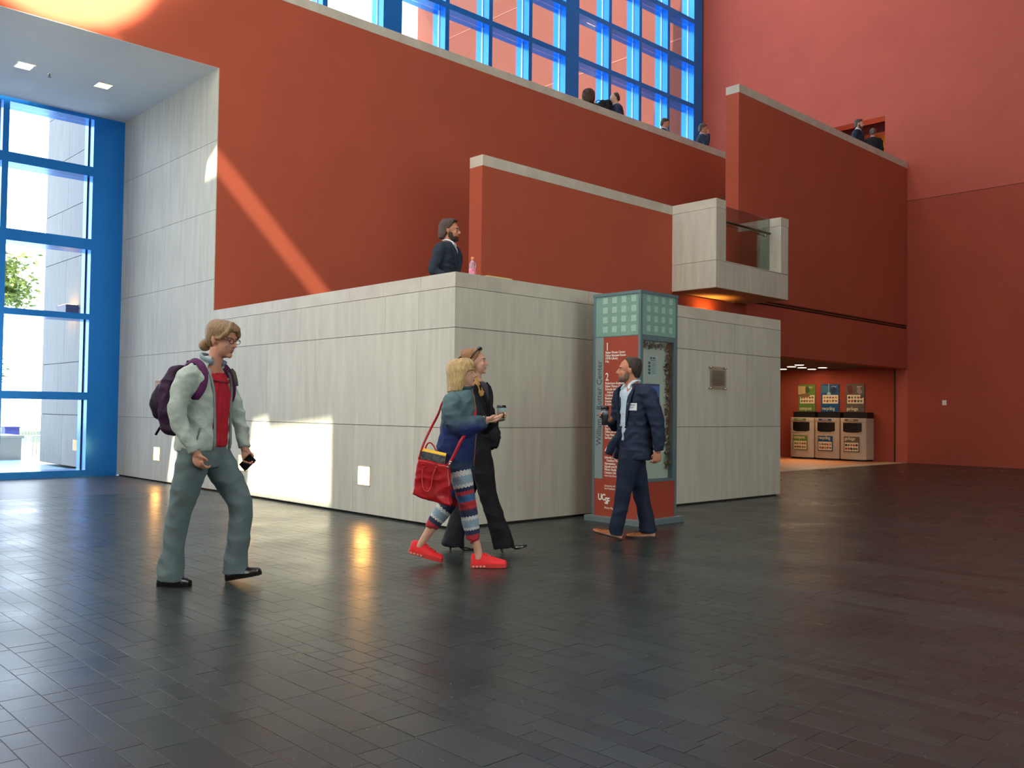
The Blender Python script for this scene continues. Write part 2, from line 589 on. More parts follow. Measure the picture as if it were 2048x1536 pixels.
struct(MB().box(XR-0.02, XR-0.002, YC+0.3, YC+0.33, 0.0, 2.331).build('trim_2', mat('door_track', (40, 34, 32), 0.5)))
# lobby behind the upper opening
struct(MB().box(18.4, 18.6, 2.6, 6.0, 6.0, 9.5).build('wall_lobby', mat('ochre_paint', (196, 128, 52), 0.8)))
struct(MB().box(17.6, 17.9, 2.6, 6.0, 8.62, 9.5).box(XR+0.4, 18.4, 2.6, 2.8, 6, 9.5).box(XR+0.4, 18.4, 5.8, 6.0, 6, 9.5).build('wall_lobby_side', mat('maroon_paint', (96, 34, 30), 0.85)))
struct(MB().box(XR+0.4, 18.6, 2.6, 6.0, 9.4, 9.6).build('ceiling_lobby', mat('maroon_paint')))
struct(MB().box(XR+.4, 18.6, 2.6, 6.0, 6.1, 6.72).build('floor_lobby', PLASTER))
light('lobby_lamp', 'POINT', (18.0, 3.6, 7.9), 25, (1.0, 0.62, 0.25), shadow_soft_size=0.15)

# shell of the atrium behind the camera, with unseen west windows cut to the shape of the sun patches
holes = [  # (y,z) outlines on the podium plane, carried back along the sun to the west wall
    [(2.17, 0.06), (4.15, 0.06), (4.05, 1.0), (3.66, 1.06), (3.62, 0.92), (2.17, 1.05)],
    [(6.38, 0.05), (6.86, 0.05), (6.84, 0.74), (6.4, 0.74)],
]
XW = -9.0
def back_proj(x0, y0, z0):
    t = (x0-XW)/SUN_DIR.x
    return (y0-SUN_DIR.y*t, z0-SUN_DIR.z*t)
hp = [[back_proj(0, *p) for p in h] for h in holes]
# tall opening whose light lands high on the back wall, grazes it and catches the entrance reveal
hp.append([back_proj(-4.2, Y1, 6.07), back_proj(-4.2, Y1, 7.3), back_proj(-0.45, Y1, 7.0), back_proj(-1.42, Y1, 6.05),
           back_proj(0, 5.22, 4.85), back_proj(0, 4.74, 4.85), back_proj(0, 4.74, 4.45), back_proj(0, 5.74, 4.42), back_proj(-1.6, Y1, 6.07)])
from mathutils.geometry import tessellate_polygon
outline = [(-12, 0), (YW+6, 0), (YW+6, 18), (-12, 18)]  # outline runs on past the atrium, added to shade the garden wall
loops = [[Vector((p[0], p[1], 0)) for p in l] for l in [outline]+hp]
flat = [p for l in loops for p in l]
tris = tessellate_polygon(loops)
n = len(flat)
vs = [(XW, p.x, p.y) for p in flat]+[(XW-0.03, p.x, p.y) for p in flat]
fs = [tuple(t) for t in tris]+[tuple(i+n for i in reversed(t)) for t in tris]
k = 0
for l in loops:
    m_ = len(l)
    fs += [(k+i, k+(i+1) % m_, k+(i+1) % m_+n, k+i+n) for i in range(m_)]
    k += m_
me = bpy.data.meshes.new('wall_left')
me.from_pydata(vs, [], fs)
SHELL = mat('grey_plaster_shell', (176, 168, 158), 0.8)
struct(link('wall_left', me, SHELL))
struct(MB().box(XW-0.07, XW-0.031, 4.125, 4.8, 9.76, 14.0).build('sun_blocker', SHELL))  # unseen cover added to keep a sliver of sun off the reveal
struct(MB().box(XW, XR, -12.3, -12, 0, 16.5).build('wall_front', SHELL))
struct(MB().box(XW-0.1, XR+0.4, -12.3, YW+0.02, 16.5, 16.8).build('ceiling', PLASTER))
struct(MB().box(XW, -7.8, YW, YW+0.5, 0, 16.5).build('wall_pier', SHELL))

# ------------------------------------------------------------------ glazed curtain wall (blue members, deep fins)
YG = YW+0.215
def member(root, name, x0, x1, z0, z1, y0=YW, y1=YW+0.43):
    MB().box(x0, x1, y0, y1, z0, z1).build(name, BLUE, root)
def grid(root, posts, mull, rails, z0, z1, bead=SILL):
    """posts and mullions as (x0,x1), rails as (z0,z1)"""
    for a, b in posts:
        member(root, 'post', a, b, z0, z1)
    for a, b in mull:
        member(root, 'mullion', a, b, z0, z1)
    vert = sorted(posts+mull)
    for (a, b), (c, d) in zip(vert[:-1], vert[1:]):
        if c-b < 0.3:
            continue
        for (p, q) in rails:
            member(root, 'rail', b, c, p, q)
        zz = [(z0, z0)]+rails+[(z1, z1)] if rails[0][0] > z0+0.05 else rails+[(z1, z1)]
        for (p, q), (s, t) in zip(zz[:-1], zz[1:]):
            if s-q > 0.1:
                MB().box(b+0.01, c-0.01, YG, YG+0.012, q+0.01, s-0.01).build('pane', GLASS, root)
            # glazing beads beside each pane
            if s-q > 0.1:
                MB().box(c-0.018, c-0.001, YG-0.012, YG, q, s).box(b+0.001, b+0.012, YG-0.012, YG, q, s).build('glazing_bead', bead, root)
w1 = empty('window_1', kind='structure')
grid(w1, [(-0.5, 0.0), (-6.02, -5.52)], [(-1.845, -1.755), (-3.09, -3.0), (-4.34, -4.25), (-7.3, -7.2), (-7.9, -7.8)],
     [(0.0, 0.108), (1.25, 1.372), (2.561, 2.659), (3.71, 3.891), (4.928, 5.085), (5.87, 5.932)], 0.0, 5.932)
w2 = empty('window_2', kind='structure')
ms = []
for a, b in ((-0.5, 5.22), (5.70, 10.784), (11.28, 16.285)):
    n = 4
    cell = (b-a-3*0.115)/4
    ms += [(a+cell*(i+1)+0.115*i, a+cell*(i+1)+0.115*(i+1)) for i in range(3)]
for a, b in ((-6.02, -0.9),):
    ms += [(-3.4, -3.29), (-1.9, -1.79)]
grid(w2, [(-0.9, -0.5), (5.22, 5.70), (10.784, 11.28), (16.285, 16.70)], ms,
     [(6.35, 6.47), (7.6, 7.73), (8.86, 8.99), (10.115, 10.25), (11.375, 11.51), (12.635, 12.77), (13.9, 14.03), (15.16, 15.3)], 6.35, 16.5, mat('edge_glint_bead', (225, 238, 245), 0.2, metal=0.3))  # pale bead colour paints the glint of the pane edges
member(w2, 'shade_strip', 16.70, XR, 6.35, 16.5, YW+0.06, YW+0.43)
for c in w2.children:
    if c.name.startswith('shade_strip'):
        c.data.materials[0] = mat('maroon_paint')  # maroon puts the shade of the wall beside the frame into the colour
struct(MB().box(-9.0, XR, YW+0.05, YW+0.40, 5.932, 6.35).build('trim_3', BLUE))

# ------------------------------------------------------------------ balcony
bal = struct(MB().box(7.176, 9.52, 1.83, YC, 3.264, 3.47).build('floor_balcony', mat('balcony_soffit', (176, 150, 112), 0.7)))
bx = MB().box(7.186, 7.45, 1.84, YC, 3.27, 4.612).box(7.45, 9.262, 1.84, 2.09, 3.27, 3.72).box(9.262, 9.51, 1.84, YC, 3.27, 4.612)
bw = struct(bx.build('wall_balcony', JOINT))
panels(bw, 'x', 7.174, -1, 1.828, YC, [3.27, 3.727, 4.612], [[]])
panels(bw, 'y', 1.828, -1, 7.187, 7.462, [3.727, 4.612], [[]])
panels(bw, 'y', 1.828, -1, 7.187, 9.522, [3.27, 3.727], [[]])
panels(bw, 'y', 1.828, -1, 9.25, 9.522, [3.733, 4.612], [[]])
panels(bw, 'x', 9.25, -1, 1.84, 2.26, [3.74, 4.612], [[]])
panels(bw, 'x', 9.522, 1, 1.828, YC, [3.27, 3.727, 4.612], [[]])
panels(bw, 'x', 7.462, 1, 1.84, YC, [3.5, 4.612], [[]])
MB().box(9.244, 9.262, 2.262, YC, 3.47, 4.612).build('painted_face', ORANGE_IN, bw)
MB().box(7.45, 9.262, 1.828, 2.1, 3.722, 3.742).build('sill_stone', COPING, bw)
coping_run(bw, 'y', 1.828, YC, 7.174, 7.462, 4.616, 4.77, [])
coping_run(bw, 'y', 1.828, YC, 9.25, 9.522, 4.616, 4.77, [])
gr = empty('glass_balustrade', (7.46, 2.06, 3.742))
tag(gr, 'clear glass balustrade with bronze handrail filling the gap of the stone balcony', 'balustrade')
MB().box(0.004, 1.784, 0, 0.014, 0.0, 1.02).build('glass_panel', RAILGLASS, gr)
BRONZE = mat('bronze_rail', (92, 76, 58), 0.35, metal=0.8)
CHROME = mat('brushed_steel', (190, 190, 186), 0.25, metal=1.0)
MB().tube([(0.0, -0.06, 0.73), (0.9, -0.06, 0.73), (1.70, -0.06, 0.73)], 0.022, 10).build('handrail', BRONZE, gr, smooth=True)
for xx in (0.35, 1.66):
    MB().cyl((xx, 0.0, 0.70), (xx, -0.06, 0.73), 0.012).cyl((xx, -0.004, 0.70), (xx, 0.03, 0.70), 0.024).build('bracket', CHROME, gr, smooth=True)
# stair handrail along the back wall
hr = empty('stair_handrail', (0, 0, 0))
tag(hr, 'thin dark handrail sloping up the orange back wall behind the balcony', 'handrail')
MB().tube([(10.9, 5.2, 5.35), (12.3, 5.2, 6.15), (13.4, 5.2, 6.78)], 0.022, 8).build('rail', BRONZE, hr)
for p in ((11.2, 5.52), (12.2, 6.09), (13.2, 6.66)):
    MB().cyl((p[0], 5.2, p[1]), (p[0], 5.268, p[1]-0.05), 0.012, n=8).build('bracket', BRONZE, hr)
# linear slot diffuser in the upper wall
sd = empty('slot_diffuser', (9.67, YC+0.03, 3.35))
tag(sd, 'long triple-slot air diffuser set in the red wall below the balcony level', 'vent')
for k, z in enumerate((-0.045, 0.0, 0.045)):
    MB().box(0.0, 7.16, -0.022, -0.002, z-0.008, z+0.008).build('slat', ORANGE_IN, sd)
MB().box(0.0, 7.16, -0.003, 0.0, -0.055, 0.055).build('slot_back', BLACK, sd)

# uplight on the podium behind the balcony corner
ul = empty('uplight', (8.30, YC+0.05, 2.62))
tag(ul, 'small glowing orange uplight on the dark wall under the balcony', 'lamp')
MB().cyl((0, 0, 0), (0, 0, 0.12), 0.05, 0.07).build('housing', BLACK, ul, smooth=True)
MB().cyl((0, 0, 0.10), (0, 0, 0.121), 0.055).build('lens', mat('amber_lens', (255, 140, 60), emit=(1.0, 0.3, 0.05), emit_s=6), ul)
light('uplight_glow', 'SPOT', (8.30, YC-0.06, 2.78), 46, (1.0, 0.42, 0.08), rot=(PI-0.25, 0, 0), spot_size=math.radians(130), spot_blend=1.0, shadow_soft_size=0.05)

# ------------------------------------------------------------------ recess with the bins
struct(MB().box(9.6, XR, YC+0.29, 9.0, 2.36, 2.5).build('ceiling_recess', mat('recess_ceiling', (70, 56, 56), 0.8)))
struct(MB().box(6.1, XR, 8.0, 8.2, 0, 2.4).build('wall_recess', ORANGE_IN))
struct(MB().box(6.1, XR, YC+0.42, 8.0, -0.01, 0.003).build('floor_recess', mat('warm_wood_floor', (190, 122, 74), 0.35, noise_amt=0.12, noise_scale=6, stretch=(1, 8, 1))))
struct(MB().box(6.1, XR, YC, YC+0.42, -0.01, 0.004).build('trim_4', mat('pale_threshold', (196, 172, 136), 0.45, noise_amt=0.04)))
LAMPM = mat('downlight_lens', (255, 225, 180), emit=(1.0, 0.74, 0.46), emit_s=16)
d0 = None
for k, (x, y) in enumerate(((16.0, 5.66), (15.0, 4.84), (15.57, 4.87), (16.39, 5.04), (15.83, 4.45), (14.4, 4.3))):
    r = empty('downlight', (x, y, 2.36))
    tag(r, ['round warm downlight nearest the pillar edge in the bin recess ceiling', 'round warm downlight left of the middle in the bin recess ceiling', 'round warm downlight second row in the bin recess ceiling', 'round warm downlight closest to the green poster wall', 'round warm downlight furthest right in the bin recess ceiling', 'round warm downlight hidden behind the stone podium end'][k], 'lamp', 'downlights over the bins')
    MB().lathe([(0.105, 0.0), (0.130, 0.0), (0.130, -0.008), (0.105, -0.008)], n=20).build('trim_ring', mat('white_enamel', (220, 215, 205), 0.4), r, smooth=False)
    MB().cyl((0, 0, -0.003), (0, 0, -0.009), 0.106, n=20).build('lens', LAMPM, r)
light('recess_glow', 'AREA', (15.4, 4.8, 2.30), 21, (1.0, 0.70, 0.46), shape='RECTANGLE', size=1.6, size_y=2.2)
light('recess_bin_spot', 'SPOT', (15.75, 4.75, 2.3), 270, (1.0, 0.84, 0.58), rot=(0, math.radians(28), 0), spot_size=math.radians(80), spot_blend=0.8, shadow_soft_size=0.04)
# ------------------------------------------------------------------ lamps in the stone wall and under the entrance soffit
WLENS = mat('wall_lamp_lens', (255, 220, 150), emit=(1.0, 0.46, 0.10), emit_s=34)
STEEL = mat('satin_steel', (170, 168, 160), 0.35, metal=0.9)
for k, (yc, lab) in enumerate(((1.504, 'glowing recessed wall light low in the stone wall nearest the podium corner'),
                               (4.30, 'glowing recessed wall light behind the hand of the woman with the backpack'),
                               (7.10, 'glowing recessed wall light low in the stone wall nearest the blue window'))):
    t = empty('wall_light', (0, yc, 0.43))
    tag(t, lab, 'lamp', 'step lights along the stone wall')
    MB().box(-0.004, 0.0, -0.118, -0.108, -0.108, 0.108).box(-0.004, 0.0, 0.108, 0.118, -0.108, 0.108).box(-0.004, 0, -0.118, 0.118, 0.098, 0.108).box(-0.004, 0, -0.118, 0.118, -0.108, -0.098).build('frame', STONE, t)
    MB().box(-0.003, 0.0, -0.108, 0.108, -0.098, 0.098).build('lens', WLENS, t)
SLENS = mat('soffit_lens', (255, 240, 200), emit=(1.0, 0.88, 0.45), emit_s=2.2)
for k, (xc, lab) in enumerate(((-0.91, 'square recessed ceiling light nearer the stone reveal, yellowish'), (-1.985, 'square recessed ceiling light left of the sprinkler'), (-3.06, 'square recessed ceiling light third from the stone reveal'), (-4.13, 'square recessed ceiling light fourth from the stone reveal'))):
    t = empty('ceiling_light', (xc, 7.165, 5.932))
    tag(t, lab, 'lamp', 'square lights in the entrance ceiling')
    for (a, b, c, d) in ((-.115, -.1, -.13, .13), (.1, .115, -.13, .13), (-.1, .1, .115, .13), (-.1, .1, -.13, -.115)):
        pass
    MB().box(-.115, -.1, -.13, .13, -.006, 0).box(.1, .115, -.13, .13, -.006, 0).box(-.1, .1, .115, .13, -.006, 0).box(-.1, .1, -.13, -.115, -.006, 0).build('frame', mat('white_enamel', (220, 215, 205), 0.4), t)
    MB().box(-.1, .1, -.115, .115, -.004, -.001).build('lens', SLENS, t)
sp = empty('sprinkler', (-1.638, 7.219, 5.932))
tag(sp, 'small grey sprinkler head between the square ceiling lights', 'sprinkler')
MB().lathe([(0.035, 0), (0.035, -0.006), (0.01, -0.008)], n=14).build('escutcheon', STEEL, sp)
MB().cyl((0, 0, -0.006), (0, 0, -0.04), 0.009, n=10).cyl((0, 0, -0.05), (0, 0, -0.054), 0.026, n=14).cyl((0, 0, -0.04), (0, 0, -0.05), 0.004, n=6).build('deflector', mat('dark_metal', (70, 68, 66), 0.4, metal=0.7), sp)

# signs on the stone wall
tc_ = mat('terracotta_plaque', (178, 128, 98), 0.6, noise_amt=0.1, noise_scale=20)
for k, (ya, yb, lab) in enumerate(((7.02, 7.20, 'small terracotta coloured room sign on the stone wall near the window'), (6.80, 6.99, 'second terracotta coloured room sign partly behind the backpack'))):
    t = empty('room_sign', (0, (ya+yb)/2, 1.45))
    tag(t, lab, 'sign')
    MB().box(-0.012, 0.0, -0.087, 0.087, -0.105, 0.105).build('plate', tc_, t, bevel=0.002)
    g = mat('plaque_relief', (196, 150, 122), 0.5)
    MB().box(-0.0135, -0.012, 0.02, 0.065, 0.02, 0.07).box(-0.0135, -0.012, -0.065, 0.0, 0.055, 0.065).box(-0.0135, -0.012, -0.06, 0.0, 0.03, 0.038).box(-0.0135, -0.012, -0.05, 0.05, -0.07, -0.03).build('relief', g, t)
pl = empty('glass_plaque', (4.468, 0, 1.632))
tag(pl, 'clear donor plaque with fine lines held by four steel pins on the stone wall', 'plaque')
MB().box(-0.185, 0.185, -0.034, -0.026, -0.165, 0.135).build('glass_sheet', glass_mat('plaque_glass', (0.93, 0.93, 0.90), 0.04), pl)
mb = MB()
for i in range(13):
    mb.box(-0.135, 0.155, -0.036, -0.0345, 0.075-i*0.015, 0.081-i*0.015)
mb.build('text_lines', mat('plaque_lines', (96, 94, 86), 0.6), pl)
for sx in (-0.17, 0.17):
    for sz in (-0.15, 0.12):
        MB().cyl((sx, 0.0, sz), (sx, -0.045, sz), 0.011, n=12).build('pin', CHROME, pl, smooth=True)
sw = empty('wall_switch', (XR, 1.85, 1.487))
tag(sw, 'small white switch plate on the red wall right of the bins', 'switch')
MB().box(-0.012, 0, -0.05, 0.05, -0.06, 0.06).build('plate', mat('white_plastic', (232, 230, 220), 0.4), sw, bevel=0.004)
MB().box(-0.02, -0.012, -0.018, 0.018, -0.03, 0.03).build('rocker', mat('white_plastic'), sw, bevel=0.003)
so = empty('wall_outlet', (XR, 5.78, 0.42))
tag(so, 'small pale outlet on the wall left of the compost bin', 'outlet')
MB().box(-0.01, 0, -0.04, 0.04, -0.06, 0.06).build('plate', mat('white_plastic'), so, bevel=0.003)
MB().box(-0.013, -0.01, -0.018, 0.018, 0.01, 0.035).box(-0.013, -0.01, -0.018, 0.018, -0.035, -0.01).build('socket', mat('grey_plastic', (150, 140, 130), 0.5), so)

# ------------------------------------------------------------------ directory pillar
PX0, PX1, PY0, PY1, PZ = 1.651, 2.281, -0.976, -0.335, 2.41
pil = empty('directory_pillar', ((PX0+PX1)/2, (PY0+PY1)/2, 0))
tag(pil, 'tall square directory pillar of blue-grey metal with red panels before the stone podium', 'directory')
ox, oy = pil.location.x, pil.location.y
FRAME = mat('blue_grey_metal', (98, 122, 128), 0.4, spec=0.5, metal=0.25, noise_amt=0.05)
RED = mat('brick_red_panel', (158, 66, 48), 0.5, spec=0.35, noise_amt=0.04)
GREYP = mat('blue_grey_panel', (132, 146, 148), 0.5)
WHITE = mat('white_lettering', (236, 232, 220), 0.6)
DARKL = mat('dark_lettering', (62, 66, 68), 0.5)
X0, X1, Y0, Y1p = PX0-ox, PX1-ox, PY0-oy, PY1-oy
MB().box(X0-0.06, X1+0.06, Y0-0.055, Y1p+0.055, 0, 0.062).build('plinth', mat('plinth_metal', (112, 128, 132), 0.4, metal=0.2), pil, bevel=0.004)
for (a, b) in ((X0, Y0), (X0, Y1p-0.03), (X1-0.03, Y0), (X1-0.03, Y1p-0.03)):
    MB().box(a, a+0.03, b, b+0.03, 0.062, PZ).build('corner_post', FRAME, pil, bevel=0.003)
MB().box(X0-0.004, X1+0.004, Y0-0.004, Y1p+0.004, PZ-0.03, PZ).build('top_cap', FRAME, pil)
FROST = mat('frosted_glass', (122, 160, 146), 0.28, spec=0.5, noise_amt=0.04)
FROSTL = mat('frosted_square', (158, 190, 176), 0.35)
yl0, yl1 = Y0+0.03, Y1p-0.03
MB().box(X0+0.008, X0+0.02, yl0, yl1, 1.955, PZ-0.03).build('frosted_pane', FROST, pil)
MB().box(X0+0.03, X1-0.03, Y0+0.008, Y0+0.02, 1.955, PZ-0.03).build('frosted_pane', FROST, pil)
MB().box(X1-0.02, X1-0.008, yl0, yl1, 1.955, PZ-0.03).build('frosted_pane', FROST, pil)
MB().box(X0+0.03, X1-0.03, Y1p-0.02, Y1p-0.008, 1.955, PZ-0.03).build('frosted_pane', FROST, pil)
for fx in (0.225, 0.44, 0.657, 0.885):
    for fz in (0.115, 0.355, 0.595, 0.835):
        zc = PZ-0.03-fz*0.425
        yc = yl1-fx*(yl1-yl0)
        MB().box(X0+0.0065, X0+0.008, yc-0.032, yc+0.032, zc-0.032, zc+0.032).build('glass_square', FROSTL, pil)
        xc = X0+0.03+(fx-0.03)*(X1-X0-0.06)
        MB().box(xc-0.030, xc+0.030, Y0+0.0065, Y0+0.008, zc-0.032, zc+0.032).build('glass_square', FROSTL, pil)
# left face: directory
MB().box(X0+0.006, X0+0.02, yl1-0.112, yl1, 0.452, 1.945).build('name_strip', GREYP, pil)
rp = MB().box(X0+0.006, X0+0.02, yl0, yl1-0.114, 0.062, 1.945).box(X0+0.006, X0+0.02, yl1-0.114, yl1, 0.062, 0.450)
rp.build('red_panel', RED, pil)
MB().box(X0+0.004, X0+0.02, yl0, yl1, 1.945, 1.955).build('divider', FRAME, pil)
for (a, b) in ((yl0, yl0+0.004), (yl1-0.116, yl1-0.112)):
    MB().box(X0+0.004, X0+0.007, a, b, 0.46, 1.945).build('divider', STEEL, pil)
tx = X0+0.0055
up = Matrix(((0, 0, -1), (0, 1, 0), (1, 0, 0))).to_euler()
text('pillar_name', 'William J. Rutter Center', 0.100, DARKL, pil, (tx, yl1-0.088, 0.800), up, sx=0.905)
ly = yl1-0.140
def tl(body, z, size=0.034, m=WHITE, y=ly, line=0.93, bold=0.0006, sx=1.0):
    return text('directory_text', body, size, m, pil, (tx, y, z), FACE_NX, line=line, bold=bold, sx=sx)
tl('1', 1.805, 0.118, bold=0.001, sx=0.8)
tl('Baker Fitness Center\nFisher Banquet Room\nFSMR Library\nPub', 1.772, sx=0.92)
tl('2', 1.487, 0.118, bold=0.001, sx=0.8)
tl('Robertson Auditorium\nBaker Fitness Center\nSchools Aquatics\n   Indoor Pool\nConference Center\nBusiness Center\nInternational Students\n& Scholars', 1.448, sx=0.92)
tl('3', 1.130, 0.118, bold=0.001, sx=0.8)
tl('Student Services\nOffices\nZen Room\nOffice of Programs\nYoga Fitness Studio\nServices', 1.032, sx=0.92)
tl('4', 0.717, 0.118, bold=0.001, sx=0.8)
tl('Schools Aquatics\n   Outdoor Pool\nGymnasium\nSquash and Racquetball\nPilates Studio\nCampus Life Services', 0.668, sx=0.92)
tl('University Recreation', 0.479, 0.028, bold=0.0, sx=0.9)
tl('University of California\nSan Francisco', 0.372, 0.030, bold=0.0, sx=0.9)
tl('Mission Bay', 0.142, 0.030, bold=0.0, sx=0.9)
text('logo_letters', 'UC', 0.092, WHITE, pil, (tx, yl1-0.052, 0.228), FACE_NX, bold=0.003, spacing=0.86, sx=0.85)
text('logo_letters', 'SF', 0.092, WHITE, pil, (tx, yl1-0.146, 0.193), FACE_NX, bold=0.003, spacing=0.86, sx=0.85)
# right face: notice case
fy = Y0+0.006
MB().box(X0+0.03, X1-0.03, fy, fy+0.012, 0.062, 0.440).build('red_panel', RED, pil)
MB().box(X1-0.018, X1-0.006, yl0, yl1, 0.062, 1.945).box(X0+0.03, X1-0.03, Y1p-0.018, Y1p-0.006, 0.062, 1.945).build('red_panel', RED, pil)
for (a, b, c, d) in ((X0+0.03, X1-0.03, 0.440, 0.468), (X0+0.03, X1-0.03, 1.90, 1.952), (X0+0.03, X0+0.045, 0.468, 1.90), (X1-0.062, X1-0.03, 0.468, 1.90)):
    MB().box(a, b, Y0+0.001, Y0+0.075, c, d).build('case_frame', FRAME, pil)
MB().box(X0+0.045, X1-0.062, Y0+0.07, Y0+0.075, 0.468, 1.90).build('back_board', mat('case_backing', (206, 212, 194), 0.7, noise_amt=0.04), pil)
MB().box(X0+0.045, X1-0.062, Y0+0.006, Y0+0.009, 0.468, 1.90).build('case_glass', glass_mat('case_glass', (0.95, 0.98, 0.97), 0.035), pil)
bx0 = X0+0.045
def sheet(name, lab, cat, x0, x1, z0, z1, m):
    t = empty(name, (x0+ox, PY0+0.0685, z0))
    tag(t, lab, cat)
    MB().box(0, x1-x0, 0, 0.0012, 0, z1-z0).build('paper', m, t)
    return t
PAPER = mat('pale_paper', (196, 212, 214), 0.7)
t = sheet('notice_sheet', 'pale notice with a column of small pictures pinned high in the glass case', 'notice', 1.845-ox, 2.045-ox, 1.50, 1.755, PAPER)
INK = mat('grey_ink', (92, 104, 112), 0.7)
TEAL = mat('teal_ink', (44, 92, 96), 0.7)
mb = MB().box(0.055, 0.085, -0.001, 0, 0.215, 0.235).box(0.10, 0.14, -0.001, 0, 0.215, 0.235)
for k in range(4):
    mb.box(0.022, 0.062, -0.001, 0, 0.055+k*0.035, 0.055+k*0.035+0.026)
mb.build('pictures', TEAL, t)
mb = MB().box(0.055, 0.15, -0.001, 0, 0.196, 0.203)
for k in range(14):
    mb.box(0.075, 0.16-(k*7 % 5)*0.008, -0.001, 0, 0.06+k*0.009, 0.063+k*0.009)
mb.build('print_lines', INK, t)
t = sheet('blue_poster', 'blue poster with two dark blue figures pinned in the glass case', 'poster', 1.815-ox, 2.075-ox, 1.05, 1.46, mat('poster_border', (190, 206, 214), 0.6))
MB().box(0.012, 0.248, -0.001, 0, 0.02, 0.385).build('blue_field', mat('poster_blue', (44, 96, 190), 0.5, col2=(74, 134, 208), noise_scale=3), t)
NAVY_P = mat('poster_navy', (22, 34, 112), 0.5)
MB().box(0.012, 0.248, -0.0014, -0.001, 0.385, 0.405).build('header_band', NAVY_P, t)
MB().prism([(0.15, 0.02), (0.23, 0.02), (0.235, 0.17), (0.225, 0.2), (0.20, 0.2), (0.11, 0.235), (0.105, 0.225), (0.155, 0.175)], 'y', -0.0018, -0.0012).prism([(0.03, 0.25), (0.06, 0.25), (0.065, 0.33), (0.05, 0.37), (0.035, 0.35)], 'y', -0.0018, -0.0012).build('figure_shapes', NAVY_P, t)
MB().cyl((0.215, -0.0018, 0.215), (0.215, -0.0012, 0.215), 0.018).build('head_shape', mat('poster_skin', (120, 84, 96), 0.5), t)
t = sheet('notice_sheet', 'small notice with a green square low in the glass case behind the man', 'notice', 1.955-ox, 2.06-ox, 0.75, 1.03, PAPER)
MB().box(0.02, 0.085, -0.001, 0, 0.19, 0.245).build('green_square', mat('dark_green_ink', (38, 92, 70), 0.6), t)
gar = empty('leaf_garland', (2.17, PY0+0.045, 1.2))
tag(gar, 'autumn leaf garland in green, brown and orange inside the glass case', 'garland')
for col, nm, cnt in (((46, 66, 50), 'dark_leaf', 300), ((104, 80, 50), 'brown_leaf', 130), ((160, 118, 50), 'golden_leaf', 60)):
    mb = MB()
    for k in range(cnt):
        if random.random() < 0.27:
            cx, cz = random.uniform(1.72, 2.2), random.gauss(1.855, 0.018)
        else:
            cx, cz = random.gauss(2.175, 0.018), random.uniform(0.56, 1.87)
        cx = min(cx, 2.205)
        cy = random.uniform(-0.02, 0.016)
        a = random.uniform(0, 2*PI)
        s = random.uniform(0.010, 0.022)
        d = Vector((math.cos(a), 0, math.sin(a)))*s
        e = Vector((-math.sin(a), random.uniform(-.6, .6), math.cos(a)))*s*0.5
        c = Vector((cx-2.17, cy, cz-1.2))
        mb.add([c-d, c+e, c+d, c-e, c+Vector((0, 0.0015, 0))], [(0, 1, 2, 3), (0, 1, 4), (1, 2, 4), (2, 3, 4), (3, 0, 4)])
    mb.build(nm, mat(nm, col, 0.7, noise_amt=0.2, noise_scale=30), gar)['kind'] = 'stuff'

# ------------------------------------------------------------------ bins and their posters
BIN = mat('bin_beige', (208, 190, 166), 0.45, spec=0.4, noise_amt=0.05, noise_scale=40)
BINB = mat('bin_black', (14, 14, 16), 0.5)
GREEN, BLUEP, BROWN = (104, 136, 56), (22, 84, 132), (104, 92, 80)
CREAM = mat('cream_print', (238, 222, 186), 0.6)
def blobs(parent, y0, y1, z0, z1, x, word):
    """little printed pictures of the sorted items: rows of small flat shapes"""
    cols = {'compost': [(150, 84, 48), (120, 132, 60), (176, 112, 60)], 'recycling': [(170, 70, 60), (196, 150, 60), (110, 96, 90)], 'garbage': [(176, 66, 58), (52, 48, 44), (96, 110, 70)]}[word]
    r = random.Random(len(word))
    for ci, c in enumerate(cols):
        mb = MB()
        for k in range(4):
            cy = y0+(y1-y0)*(0.12+0.76*((k*3+ci) % 5)/4)
            cz = z0+(z1-z0)*(0.28 if (k+ci) % 2 else 0.7)
            n = r.choice((5, 6, 7))
            s = (z1-z0)*0.16
            mb.prism([(cy+s*r.uniform(.7, 1.2)*math.cos(2*PI*i/n), cz+s*r.uniform(.6, 1.1)*math.sin(2*PI*i/n)) for i in range(n)], 'x', x-0.0012-ci*0.0003, x)
        mb.build('item_prints', mat('print_%s_%d' % (word, ci), c, 0.6), parent)
